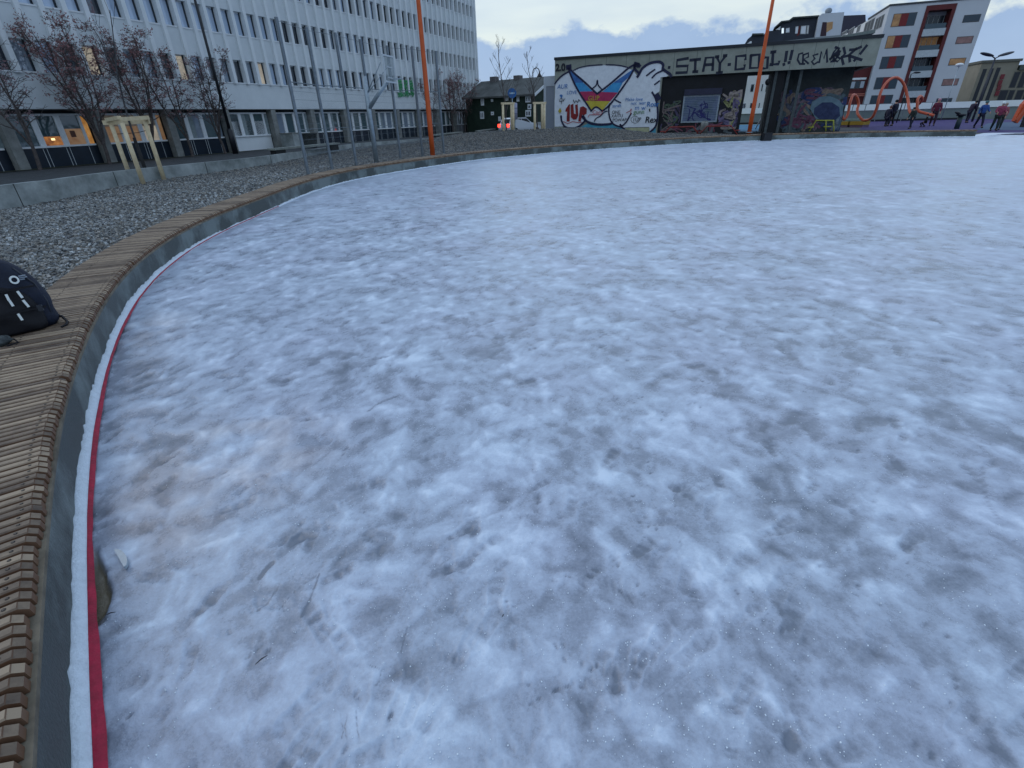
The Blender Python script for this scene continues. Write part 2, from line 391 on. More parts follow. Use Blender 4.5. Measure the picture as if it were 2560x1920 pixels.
mr=nn('ShaderNodeMapRange'); mr.inputs[1].default_value=.42; mr.inputs[2].default_value=.75; mr.inputs[4].default_value=.55; t.links.new(n5.outputs[0],mr.inputs[0])
mx1=nn('ShaderNodeMix',data_type='RGBA',blend_type='MULTIPLY'); t.links.new(mr.outputs[0],mx1.inputs[0]); t.links.new(r.outputs[0],mx1.inputs[6]); mx1.inputs[7].default_value=(1.0,.93,.97,1)
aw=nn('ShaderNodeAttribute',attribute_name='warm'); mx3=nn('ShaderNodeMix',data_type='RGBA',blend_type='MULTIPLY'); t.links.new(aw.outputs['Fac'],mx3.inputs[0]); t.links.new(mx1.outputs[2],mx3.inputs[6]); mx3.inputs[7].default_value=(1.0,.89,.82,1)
mx2=nn('ShaderNodeMix',data_type='RGBA'); t.links.new(ah.outputs['Fac'],mx2.inputs[0]); t.links.new(mx3.outputs[2],mx2.inputs[6]); mx2.inputs[7].default_value=(.20,.16,.085,1)
t.links.new(mx2.outputs[2],b.inputs['Base Color'])
rr_=nn('ShaderNodeMapRange'); rr_.inputs[1].default_value=0; rr_.inputs[2].default_value=1; rr_.inputs[3].default_value=.16; rr_.inputs[4].default_value=.48; t.links.new(m2.outputs[0],rr_.inputs[0]); t.links.new(rr_.outputs[0],b.inputs['Roughness'])
b.inputs['Specular IOR Level'].default_value=.75
bp=nn('ShaderNodeBump'); bp.inputs['Strength'].default_value=.55; bp.inputs['Distance'].default_value=.006; t.links.new(nz.outputs[0],bp.inputs['Height']); t.links.new(bp.outputs[0],b.inputs['Normal'])
ice=raw_mesh('ice',V[used],F,mi,{'snow_and_sheen':shade[used],'warm':warm[used],'hollow':np.clip(hol*.9,0,1)[used]})
tag(ice,kind='structure')
# ---------------- concrete kerb wall with slatted timber bench -----------
conc=mat('wet_concrete',(.055,.068,.064),.5,.35,.8,.3,60,col2=(.165,.20,.195))
for n_ in conc.node_tree.nodes:
    if n_.type=='VALTORGB': n_.color_ramp.elements[0].position=.47; n_.color_ramp.elements[1].position=.59
def strip(P,Nn,prof,step=1):     # sweep a closed profile (n,z) along the edge
    m=MB(); k=len(prof); idx=list(range(0,len(P),step)); 
    for i in idx:
        m.v+=[( (P[i]+Nn[i]*a).x,(P[i]+Nn[i]*a).y,zz) for a,zz in prof]
    for a in range(len(idx)-1):
        for q in range(k): m.f.append((a*k+q,a*k+(q+1)%k,(a+1)*k+(q+1)%k,(a+1)*k+q)); m.sm.append(False)
    m.f+=[tuple(range(k)),tuple((len(idx)-1)*k+q for q in range(k))[::-1]]; m.sm+=[False]*2
    return m
BW=.60
bench=thing('rink_bench',(EDGE[100].x,EDGE[100].y,0),'long curved bench of weathered timber slats on a dark concrete kerb around the ice','bench')
strip(EDGE,NRM,[(0,-.12),(.50,-.12),(.50,.30),(0,.30)],4).build('kerb_wall',conc,bench)
strip(EDGE,NRM,[(-.006,.302),(.10,.302),(.10,.326),(-.006,.326)],4).build('plywood_strip',mat('pale_plywood',(.17,.145,.105),.8,.3,5),bench)
strip(EDGE,NRM,[(.49,.302),(.53,.302),(.53,.335),(.49,.335)],4).build('rear_batten',mat('pale_plywood',(.26,.22,.16)),bench)
strip(EDGE,NRM,[(.101,.300),(.489,.300),(.489,.306),(.101,.306)],4).build('gap_shade_sheet',mat('slot_shade',(.012,.010,.009),.9,0),bench)  # near-black sheet added as painted shade in the gaps between slats
near_scr=[]; sl=MB(); tones=[]; scr=MB(); i=0; grp=0; setb=0
prof=[(0,.0),(.004,.034),(.03,.060),(BW,.060),(BW,0)]
for i in range(len(EDGE)-1):
    if i%23==0: setb=rng.uniform(-.012,.006)
    p=EDGE[i]; n=NRM[i]; t_=Vector((n.y,-n.x)); hw=.0205; jo=setb+rng.uniform(-.005,.005)+(.012 if rng.random()<.03 else 0); jz=rng.uniform(-.002,.002)
    if p.length>16 and False: pass
    vs=[]
    ch=.006
    for sgn in (-1,1):
        for a,zz in prof:
            q=p+n*(a+.006+jo)+t_*sgn*hw; vs.append((q.x,q.y,.328+zz+jz-(ch if zz>.05 else 0)))
    top=[]
    for a in (.032,BW-.004):
        for sgn in (-1,1):
            q=p+n*(a+.006+jo)+t_*sgn*(hw-.005); top.append((q.x,q.y,.328+.060+jz))
    k=len(sl.v); sl.v+=vs+top
    # 0-4 side A, 5-9 side B, 10..13 top (front A,front B,back A,back B)
    fs=[(0,1,2,3,4),(9,8,7,6,5),(0,5,6,1),(1,6,7,2),(4,3,8,9),(4,9,5,0),(2,7,11,10),(2,10,12,3),(7,8,13,11),(3,12,13,8),(10,11,13,12)]
    sl.f+=[tuple(a+k for a in f) for f in fs]; sl.sm+=[False]*len(fs)
    tones+= [rng.uniform(0,1)]*len(vs+top)
    if p.length<9:
        for dn in (.075,.43): 
            q=p+n*(dn+jo+rng.uniform(-.006,.006)); sm_=scr if len(near_scr)>=100 or q.length>3.2 or q.y<.6 else MB()
            if sm_ is not scr: near_scr.append(sm_)
            sm_.lathe((q.x,q.y,.3885+jz),[(.0065,0),(.0075,.0008),(.004,.0014)],8)
mw=bpy.data.materials.new('weathered_slats'); mw.use_nodes=True; t,nn,b=nodes_of(mw)
at=nn('ShaderNodeAttribute',attribute_name='tone'); tcn=nn('ShaderNodeTexCoord'); nz=nn('ShaderNodeTexNoise'); nz.inputs['Scale'].default_value=9; nz.inputs['Detail'].default_value=8; nz.inputs['Roughness'].default_value=.7
t.links.new(tcn.outputs['Object'],nz.inputs['Vector'])
ad=nn('ShaderNodeMath',operation='MULTIPLY_ADD'); ad.inputs[1].default_value=.62; t.links.new(at.outputs['Fac'],ad.inputs[0]); t.links.new(nz.outputs[0],ad.inputs[2])
r=nn('ShaderNodeValToRGB'); e=r.color_ramp.elements; e[0].position=.38; e[0].color=(.055,.036,.025,1); e[1].position=1; e[1].color=(.31,.235,.16,1); q=e.new(.72); q.color=(.17,.125,.085,1)
t.links.new(ad.outputs[0],r.inputs[0])
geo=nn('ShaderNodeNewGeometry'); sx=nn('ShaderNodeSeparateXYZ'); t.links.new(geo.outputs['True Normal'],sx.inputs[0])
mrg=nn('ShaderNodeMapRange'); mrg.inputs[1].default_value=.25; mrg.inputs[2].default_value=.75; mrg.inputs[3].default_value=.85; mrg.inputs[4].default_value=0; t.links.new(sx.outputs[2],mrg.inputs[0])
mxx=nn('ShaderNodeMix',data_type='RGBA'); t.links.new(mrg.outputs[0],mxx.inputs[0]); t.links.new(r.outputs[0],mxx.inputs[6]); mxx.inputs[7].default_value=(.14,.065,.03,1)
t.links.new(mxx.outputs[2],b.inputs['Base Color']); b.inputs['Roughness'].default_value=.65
bp=nn('ShaderNodeBump'); bp.inputs['Strength'].default_value=.4; bp.inputs['Distance'].default_value=.004; t.links.new(nz.outputs[0],bp.inputs['Height']); t.links.new(bp.outputs[0],b.inputs['Normal'])
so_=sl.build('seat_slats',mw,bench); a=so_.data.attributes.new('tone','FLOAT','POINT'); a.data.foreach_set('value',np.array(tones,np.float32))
tag(scr.build('screws',mat('dark_screw',(.02,.02,.022),.35,0,metal=.5),bench),kind='stuff')
for q_ in near_scr: q_.build('screw',MT['dark_screw'],bench)
# ---------------- liner: white frost edge and red stripe -----------------
ln=thing('rink_liner',(EDGE[60].x,EDGE[60].y,0),'white tarpaulin liner with a red hem along the foot of the kerb','liner')
fe=MB(); m=0
pts=[]
for i in range(0,len(EDGE),1):
    p=EDGE[i];n=NRM[i]; hgt=(.062 if i<210 else max(.026,.062-(i-210)*.0005))+min(1,260/max(i,1))*.022*noise.noise((i*.11,0,0))+.022*noise.noise((i*.9,3,0))+.016*rng.random(); fe.v+=[((p-n*.050).x,(p-n*.050).y,.002),((p-n*.044).x,(p-n*.044).y,.030),((p-n*.006).x,(p-n*.006).y,hgt),((p+n*.004).x,(p+n*.004).y,hgt-.004)]
for a in range(len(EDGE)-1):
    for q in range(3): fe.f.append((a*4+q,a*4+q+1,a*4+q+5,a*4+q+4)); fe.sm.append(True)
fe.build('frosted_edge',mat('frost_white',(.66,.74,.82),.75,.06,20,.4,80),ln)
rd=MB(); ns=int(16/.06); 
for i in range(0,min(len(EDGE),330)):
    p=EDGE[i];n=NRM[i]; w=.030+.014*noise.noise((i*.045,7,0))+.004*noise.noise((i*.4,2,0)); 
    if i>110: w*=max(0.25,1-(i-110)/160)
    o_=.046+.006*noise.noise((i*.07,1,4)); zz=.030
    for k2 in range(4):
        f=k2/3; q=p-n*(o_+w*f); rd.v.append((q.x,q.y,zz-.014*f+.004*math.sin(f*3)+.003*noise.noise((i*.3,f,9))))
nI=len(rd.v)//4
for a in range(nI-1):
    for q in range(3): rd.f.append((a*4+q,a*4+q+1,a*4+q+5,a*4+q+4)); rd.sm.append(True)
rd.build('red_hem',mat('red_tarpaulin',(.36,.007,.038),.55,.18,14,.3,60),ln)
# half-moon flake of ice and dead twigs on the sheet
fl=g(262*K,1215*K,.0); mb=MB(); fd=Vector(fl.xy).normalized(); P=[(fd.y*math.cos(R(a))*.028+fd.x*math.sin(R(a))*.085,-fd.x*math.cos(R(a))*.028+fd.y*math.sin(R(a))*.085) for a in range(-90,91,12)]
mb.v=[(fl.x+a,fl.y+b_,.030) for a,b_ in P]+[(fl.x+a,fl.y+b_,.012) for a,b_ in P]; k=len(P); mb.f=[tuple(range(k)),tuple(range(2*k-1,k-1,-1))]+[(i,(i+1)%k,k+(i+1)%k,k+i) for i in range(k)]; mb.sm=[False]*len(mb.f)
tag(mb.build('ice_flake',mat('pale_ice',(.36,.43,.48),.3,.1,30)),'pale half-moon flake of ice beside the brown thaw hollow at the liner','ice flake')
for (x,y,l,an,lab) in [(240*K,1325*K,.035,.3,'dark twig on the ice below the half-moon flake'),(565*K,1425*K,.05,.8,'short dark leaf stalk lying on the near ice left of centre'),(1087*K,1330*K,.012,1,'small dark seed on the near ice')]:
    c=g(x,y,.015); v=Vector((math.cos(an),math.sin(an),.05))*l
    tag(MB().tube([c-v/2,c+Vector((0,.003,.002)),c+v/2],[.0015,.0026,.001],6).build('twig',mat('dark_twig',(.02,.018,.02),.8,0)),lab,'twig')

nC=5200; ra_=.9+5.5*rng.random(nC)**1.3; an_=np.radians(rng.uniform(-60,62,nC)); PC=np.stack([ra_*np.sin(an_),ra_*np.cos(an_)],1); PC=PC[inside(PC,RP)]; cl_=fbm(PC[:,0]*2.2,PC[:,1]*2.2,211,3); PC=PC[cl_+.25*rng.random(len(PC))>.6]
ra_=np.hypot(PC[:,0],PC[:,1]); an_=np.arctan2(PC[:,0],PC[:,1]); ir=np.clip(np.searchsorted(RAD,ra_),0,len(RAD)-1); ia=np.clip(np.searchsorted(ANG,an_),0,len(ANG)-1); zC=V[ir*na+ia,2]
nC=len(PC); sC=rng.uniform(.0008,.0032,nC); b8=np.array([(-1,-1,-1),(1,-1,-1),(1,1,-1),(-1,1,-1),(-1,-1,1),(1,-1,1),(1,1,1),(-1,1,1)],float)*1.0
vC=b8[None]*rng.uniform(.4,1,(nC,8,3))*sC[:,None,None]; vC[:,:,0]+=PC[:,0:1]; vC[:,:,1]+=PC[:,1:2]; vC[:,:,2]+=(zC+sC*.4)[:,None]
FC=(np.array([(3,2,1,0),(4,5,6,7),(0,1,5,4),(1,2,6,5),(2,3,7,6),(3,0,4,7)])[None]+8*np.arange(nC)[:,None,None]).reshape(-1,4)
tag(raw_mesh('frost_crumbs',vC.reshape(-1,3),FC,mat('frost_crumb',(.74,.82,.88),.4,0),smooth=False),kind='stuff')
# ================= GROUND, GRAVEL BED, PATH =============================
b0=g(162,417,.2); A0=22.3; d0=Vector((math.sin(R(A0)),math.cos(R(A0))))
FO=Fr(b0.xy-d0*17.71,A0)                      # office facade plane, s as measured
we_px=[(0,464),(110,452),(226,436),(339,423),(500,407),(640,393),(760,377),(900,358),(1010,350),(1110,341),(1200,334)]
WE=[g(x,y,.42).xy for x,y in we_px]; WE=[WE[0]+(WE[0]-WE[2])*3.5]+WE
WEc=resample(WE,.6)
foot=lambda p: float(np.interp(p.y,[5,17,24,32,45,60],[-.34,-.27,-.06,.05,.18,.3]))
BO=[p+n*.53 for p,n in zip(EDGE[::5],NRM[::5])]
HPOLY=WEc+[Vector((-1.2,57)),Vector((13,52.6)),Vector((15.8,47.6)),Vector((16.5,38.2))]+[p for p in BO[::-1] if False]
k_=min(range(len(BO)),key=lambda i:(BO[i]-Vector((16.5,37.6))).length)
GPOLY=WEc+[Vector((-1.2,56)),Vector((4.0,52.3)),Vector((15.6,47.8)),BO[k_]]+BO[:k_][::-1]+[Vector((-6,-14)),Vector((-30,-10))]
GP=np.array([tuple(p) for p in GPOLY]); BOn=np.array([tuple(p) for p in BO]); WEn=np.array([tuple(p) for p in WEc])
def mind(P,E):
    out=np.empty(len(P))
    for i in range(0,len(P),5000):
        q=P[i:i+5000]; out[i:i+5000]=np.sqrt(((q[:,None,:]-E[None])**2).sum(2)).min(1)
    return out
mc=at_y(1390,322,44).xy
def gravel_h(P):
    db=mind(P,BOn[::2]); dw=mind(P,WEn); t=db/(db+dw+1e-6); t=t*t*(3-2*t)*.6+t*.4
    f=np.interp(P[:,1],[5,17,24,32,45,60],[-.34,-.27,-.06,.05,.18,.25])
    h=.345*(1-t)+f*t
    m=.74*np.exp(-(((P[:,0]-2.0)/8.5)**4+((P[:,1]-41.0)/5.0)**2))*np.clip(db/4,0,1)
    return h+m+.05*(fbm(P[:,0]*.7,P[:,1]*.7,131,3)-.5)+.02*(fbm(P[:,0]*4,P[:,1]*4,141,2)-.5)
gx,gy=np.meshgrid(np.arange(-34,20,.3),np.arange(-12,57,.3),indexing='ij'); GX=gx.ravel(); GY=gy.ravel(); PP=np.stack([GX,GY],1)
gh=gravel_h(PP); n0_,n1_=gx.shape; I=np.arange(n0_*n1_).reshape(n0_,n1_)
F=np.stack([I[:-1,:-1].ravel(),I[1:,:-1].ravel(),I[1:,1:].ravel(),I[:-1,1:].ravel()],1)
Cc=(PP[F[:,0]]+PP[F[:,2]])/2
gi=inside(Cc,GP)
# keep half a cell of overlap under the kerb wall, none beyond it
near_b=(mind(Cc,BOn[::2])<.30)&~inside(Cc,RP)&(Cc[:,1]<40); gi|=near_b&(mind(Cc,np.array([tuple(p) for p in EDGE[::6]]))>.28)
near_w=(mind(Cc,WEn)<.42)&(Cc[:,1]<60); gi|=near_w
F=F[gi]; used=np.unique(F); rem=np.full(len(PP),-1); rem[used]=np.arange(len(used))
mg=bpy.data.materials.new('gravel'); mg.use_nodes=True; t,nn,b=nodes_of(mg)
tcn=nn('ShaderNodeTexCoord'); vo=nn('ShaderNodeTexVoronoi'); vo.inputs['Scale'].default_value=22; t.links.new(tcn.outputs['Object'],vo.inputs['Vector'])
sx=nn('ShaderNodeSeparateColor'); t.links.new(vo.outputs['Color'],sx.inputs[0])
r=nn('ShaderNodeValToRGB'); e=r.color_ramp.elements; e[0].position=0; e[0].color=(.05,.055,.06,1); e[1].position=1; e[1].color=(.40,.42,.43,1)
for p,c in ((.35,(.12,.125,.125)),(.6,(.18,.175,.16)),(.85,(.24,.26,.28))): q=e.new(p); q.color=(*c,1)
t.links.new(sx.outputs[0],r.inputs[0])
mr=nn('ShaderNodeMapRange'); mr.inputs[1].default_value=.0; mr.inputs[2].default_value=.75; mr.inputs[3].default_value=1; mr.inputs[4].default_value=.25; t.links.new(vo.outputs['Distance'],mr.inputs[0])
mx_=nn('ShaderNodeMix',data_type='RGBA',blend_type='MULTIPLY'); mx_.inputs[0].default_value=.8; t.links.new(r.outputs[0],mx_.inputs[6]); t.links.new(mr.outputs[0],mx_.inputs[7])
br=nn('ShaderNodeMix',data_type='RGBA',blend_type='MULTIPLY'); br.inputs[0].default_value=.8; t.links.new(mx_.outputs[2],br.inputs[6]); br.inputs[7].default_value=(.85,.72,.55,1); t.links.new(br.outputs[2],b.inputs['Base Color']); b.inputs['Roughness'].default_value=.8
bp=nn('ShaderNodeBump'); bp.inputs['Strength'].default_value=1; bp.inputs['Distance'].default_value=.03; t.links.new(mr.outputs[0],bp.inputs['Height']); t.links.new(bp.outputs[0],b.inputs['Normal'])
gb=raw_mesh('gravel_bed',np.stack([GX[used],GY[used],gh[used]],1),rem[F],mg); tag(gb,kind='structure')
# loose stones
def stones(n,box_,rmax,rmin,size):
    P=rng.uniform(0,1,(n,2))*np.array([box_[1]-box_[0],box_[3]-box_[2]])+np.array([box_[0],box_[2]])
    rad=np.hypot(P[:,0],P[:,1]); k=(rad<rmax)&(rad>=rmin); P=P[k]; P=P[inside(P,GP)]; az_=np.degrees(np.arctan2(P[:,0],P[:,1])); P=P[(az_>-75)&(az_<25)]
    h=gravel_h(P); return P,h,rng.uniform(size[0],size[1],len(P))
S=[stones(52000,(-12,-1,2,10),9.5,3,(.009,.028)),stones(72000,(-19,-3,4,16),15,9.5,(.012,.032)),stones(90000,(-24,0,6,30),28,15,(.018,.040)),stones(60000,(-20,16,18,54),55,28,(.028,.05))]
P=np.concatenate([s[0] for s in S]); h=np.concatenate([s[1] for s in S]); sz=np.concatenate([s[2] for s in S]); n=len(P)
base=np.array([(-1,-1,-1),(1,-1,-1),(1,1,-1),(-1,1,-1),(-1,-1,1),(1,-1,1),(1,1,1),(-1,1,1)],float)
th=rng.uniform(0,6.28,n); asp=rng.uniform(.45,1,(n,1,1)); vv=base[None]*rng.uniform(.45,1.0,(n,8,3)); vv[:,:,1:2]*=asp; vv[:,:,2]*=rng.uniform(.35,.8,(n,1))
vv*=sz[:,None,None]; tl=rng.uniform(-.6,.6,n); c_,s_=np.cos(tl)[:,None],np.sin(tl)[:,None]; xz=vv[:,:,0]*c_-vv[:,:,2]*s_; zz=vv[:,:,0]*s_+vv[:,:,2]*c_; vv[:,:,0]=xz; vv[:,:,2]=zz
c_,s_=np.cos(th)[:,None],np.sin(th)[:,None]; xx=vv[:,:,0]*c_-vv[:,:,1]*s_; yy=vv[:,:,0]*s_+vv[:,:,1]*c_; vv[:,:,0]=xx+P[:,0:1]; vv[:,:,1]=yy+P[:,1:2]; vv[:,:,2]+=(h+sz*.25)[:,None]
fb=np.array([(3,2,1,0),(4,5,6,7),(0,1,5,4),(1,2,6,5),(2,3,7,6),(3,0,4,7)])
F=(fb[None]+8*np.arange(n)[:,None,None]).reshape(-1,4)
mst=bpy.data.materials.new('stone'); mst.use_nodes=True; t,nn,b=nodes_of(mst)
at=nn('ShaderNodeAttribute',attribute_name='tone'); r=nn('ShaderNodeValToRGB'); e=r.color_ramp.elements; e[0].position=0; e[0].color=(.05,.055,.06,1); e[1].position=1; e[1].color=(.62,.66,.66,1)
for p,c in ((.3,(.15,.16,.16)),(.5,(.26,.24,.205)),(.7,(.30,.325,.33)),(.9,(.45,.47,.47))): q=e.new(p); q.color=(*c,1)
t.links.new(at.outputs['Fac'],r.inputs[0]); t.links.new(r.outputs[0],b.inputs['Base Color']); b.inputs['Roughness'].default_value=.55
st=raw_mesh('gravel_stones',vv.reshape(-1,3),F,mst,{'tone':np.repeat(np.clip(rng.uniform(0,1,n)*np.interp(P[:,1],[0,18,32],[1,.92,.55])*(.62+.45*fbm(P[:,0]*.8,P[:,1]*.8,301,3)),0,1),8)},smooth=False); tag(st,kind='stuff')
# retaining wall
cw=mat('cast_concrete',(.15,.175,.17),.75,.3,1.1,.35,30,col2=(.40,.44,.44))
rw=thing('retaining_wall',(WEc[10].x,WEc[10].y,0),'low pale concrete retaining wall between the gravel bed and the asphalt path','wall')
WN=norms(WEc); m=MB()
for p,nn_ in zip(WEc,WN):
    for a,zz in ((-.01,foot(p)-.25),(.22,foot(p)-.25),(.22,.42),(-.01,.42)): q=p+nn_*a; m.v.append((q.x,q.y,zz))
for a in range(len(WEc)-1):
    for q in range(4): m.f.append((a*4+q,a*4+(q+1)%4,a*4+4+(q+1)%4,a*4+4+q)); m.sm.append(False)
m.f+=[(0,1,2,3)]; m.sm+=[False]; m.build('wall_body',cw,rw)
for i_ in range(6,len(WEc)-1,7):
    p_=WEc[i_]; v_=(WEc[i_+1]-WEc[i_]).normalized(); a_=math.degrees(math.atan2(v_.x,v_.y)); MB().fbox(Fr(p_,a_),-.012,.012,.0,.016,foot(p_)-.1,.424).build('wall_joint',mat('joint_dark',(.03,.033,.03),.9,0),rw)
# path from the wall to the office
asph=mat('asphalt',(.022,.025,.027),.75,.3,2.5,.3,120,col2=(.05,.054,.056))
m=MB(); Np=6
for p,nn_ in zip(WEc,WN):
    q0=p+nn_*.22; sa=(q0-FO.o).dot(FO.d); q1=(FO.o+FO.d*sa-FO.n*1.2)
    for k2 in range(Np+1):
        f=k2/Np; q=q0.lerp(q1,f); m.v.append((q.x,q.y,.395+(.2-.395)*min(1,f*1.1)))
for a in range(len(WEc)-1):
    for q in range(Np): m.f.append((a*(Np+1)+q,a*(Np+1)+q+1,(a+1)*(Np+1)+q+1,(a+1)*(Np+1)+q)); m.sm.append(False)
tag(m.build('path',asph),kind='structure')
m=MB()
for sa in np.arange(-2,71,1.0): 
    for nn_,zz in ((-.5,.205),(.35,.225),(.95,.243 )): q=FO.w(sa,nn_+.12*noise.noise((sa,nn_,0)),zz); m.v.append(tuple(q))
kk=len(m.v)//3
for a in range(kk-1):
    for q in range(2): m.f.append((a*3+q,a*3+q+1,a*3+q+4,a*3+q+3)); m.sm.append(False)
tag(m.build('grass_verge',mat('mossy_turf',(.022,.030,.012),.95,.3,5,.6,60,col2=(.05,.055,.03))),kind='structure')
# the wider ground with a hole for the sunken bed and the rink
outer=[Vector((-2500,-2500)),Vector((2500,-2500)),Vector((2500,2500)),Vector((-2500,2500))]
BOF=[p+n*.45 for p,n in zip(EDGE[::5],NRM[::5])]
hole=WEc+[Vector((-1.2,56)),Vector((4.0,52.3)),Vector((15.6,47.8)),BOF[k_]]+BOF[k_+1:]+[Vector((31.5,36.0)),Vector((48,36.8)),Vector((59.8,34)),Vector((63.8,10)),Vector((40,-11.8)),Vector((10,-7.8)),Vector((-6,-14)),Vector((-30,-10))]
vs=outer+hole; k4=len(outer); ed=[(i,(i+1)%4) for i in range(4)]+[(k4+i,k4+(i+1)%len(hole)) for i in range(len(hole))]
vo_,_,fo_,_,_,_=delaunay_2d_cdt(vs,ed,[],0,1e-6); HN=np.array([tuple(p) for p in hole]); m=MB(); m.v=[(v.x,v.y,.10) for v in vo_]
for f in fo_:
    c=sum((vo_[i] for i in f),Vector((0,0)))/len(f)
    if not inside(np.array([[c.x,c.y]]),HN)[0]: m.f.append(tuple(f)); m.sm.append(False)
tag(m.build('ground',mat('paving',(.05,.055,.06),.8,.3,1.2,.2,50,col2=(.085,.09,.095))),kind='structure')
# ================= OFFICE BUILDING ======================================
off=thing('office_building',FO.w(36,0,.2),'long pale concrete office block with ribbed facade and rows of narrow windows on the left','building')
pc=mat('pale_facade',(.64,.69,.71),.8,.0,1.0,.15,25,col2=(.72,.76,.78)); pc2=mat('lower_band',(.56,.61,.63),.8,0,.7,.15,25,col2=(.65,.70,.72))
BAY=1.06; S0=28.93-BAY*27; NB=66; S1=70.15; rows=[(4.45,5.80),(7.25,8.62),(10.08,11.45),(12.85,14.0)]
SA=S0; TOP=16.6
# thick body behind everything
MB().fbox(FO,SA,S1,-14,-.62,.0,TOP-.2).build('inner_body',mat('inner_dark',(.03,.035,.04),.9,0),off)
w=MB(); w.fbox(FO,SA,S1,-.6,.0,2.86,4.40)
zs=[4.40]+[r_ for rw_ in rows for r_ in rw_]
prev=4.40
for lo,hi in rows:
    if lo>prev+.01: w.fbox(FO,SA,S1,-.6,0,prev,lo)
    prev=hi
w.fbox(FO,SA,S1,-.6,0,prev,TOP)
w.build('spandrel_wall',pc2,off)
fins=MB(); k=0; wins=[]
s=SA
while s<S1-.2:
    fins.fbox(FO,s,s+.24,-.55,.16,4.385,TOP+.05)
    if s+BAY<=S1+.05: 
        for ri,(lo,hi) in enumerate(rows): wins.append((s,lo,hi,ri))
    s+=BAY
fins.fbox(FO,S1-.3,S1,-.55,.07,4.40,TOP+.05)
fins.build('ribs',pc,off)
MB().fbox(FO,SA-.1,S1+.1,-14.2,.12,TOP+.052,TOP+.35).build('roof',mat('roof_felt',(.06,.065,.07),.8),off)
MB().fbox(FO,S1-.02,S1+.25,-14,-.02,.0,TOP+.04).build('end_wall',pc2,off)
frm=mat('white_frame',(.55,.60,.62),.5,.05); sill=mat('white_sill',(.70,.74,.76),.5,.05)
def glassmat(name,c,ior=1.9,rough=.04):
    m=mat(name,c,rough,.0,3); b=m.node_tree.nodes['Principled BSDF']; b.inputs['IOR'].default_value=ior; b.inputs['Specular IOR Level'].default_value=.5
    t=m.node_tree; tcn=t.nodes.new('ShaderNodeTexCoord'); nz=t.nodes.new('ShaderNodeTexNoise'); nz.inputs['Scale'].default_value=1.3; t.links.new(tcn.outputs['Object'],nz.inputs['Vector'])
    bp=t.nodes.new('ShaderNodeBump'); bp.inputs['Strength'].default_value=.12; bp.inputs['Distance'].default_value=.05; t.links.new(nz.outputs[0],bp.inputs['Height']); t.links.new(bp.outputs[0],b.inputs['Normal']); return m
gls=[glassmat('glass_dark',(.025,.035,.05),2.1),glassmat('glass_curtain',(.20,.25,.31),2.3),glassmat('glass_sky',(.36,.46,.60),2.4),glassmat('glass_teal',(.055,.095,.105),1.8)]  # the palest blue pane has the bright sky reflection painted into its colour
warm=mat('lit_room',(.26,.12,.05),.3,.3,1.2,emit=.26,col2=(.42,.27,.15)); warm2=mat('lit_room_pale',(.34,.29,.23),.3,.2,1.2,emit=.28,col2=(.70,.58,.42))

navyj=mat('dark_jamb',(.02,.028,.04),.4,0)
def seen(q):
    x,y,f=proj(FO.w(q[0]+.6,0,(q[1]+q[2])/2)); return f if (f>0 and -20<x<2580 and -25<y) else 1e4+abs(f)
wins.sort(key=seen); rs=random.Random(3)
fard=MB(); farf=MB(); farp={0:MB(),1:MB(),2:MB(),3:MB()}
for i,(s,lo,hi,ri) in enumerate(wins):
    a,b_=s+.27,s+BAY
    fr=MB() if i<100 else farf; frd=MB()
    fr.fbox(FO,a-.02,b_-.01,-.28,.035,lo-.05,lo+.02); fr.fbox(FO,a+.002,a+.05,-.27,-.21,lo+.021,hi-.001); (frd if i<100 else fard).fbox(FO,b_-.10,b_-.002,-.27,-.20,lo+.021,hi-.001); fr.fbox(FO,a+.051,b_-.091,-.27,-.21,hi-.07,hi-.001)
    q=rs.random(); df=(s-10)/60
    kind=0 if q<.18+df*.62 else (1 if q<.50+df*.42 else 2)
    if ri>=1 and s<34 and q>.12: kind=2  # upper panes at the near end get the painted sky reflection
    lit=(ri==0 and (20.0<s<21.2 or 25.2<s<26.4 or 31.6<s<32.8)) or (ri==2 and rs.random()<.008)
    if lit: kind=3
    pn=MB() if i<100 else farp[kind]
    pn.fbox(FO,a+.05,b_-.09,-.26,-.235,lo+.021,hi-.07)
    if i<100:
        wo=fr.build('window',sill,off); frd.build('jamb',navyj,wo); pn.build('pane',warm2 if lit else gls[kind],wo)
farw=farf.build('window_frames',sill,off); tag(farw,kind='stuff'); fard.build('jambs',navyj,farw)
for k,mm in ((0,gls[0]),(1,gls[1]),(2,gls[2]),(3,warm2)):
    if farp[k].v: farp[k].build('panes',mm,farw)
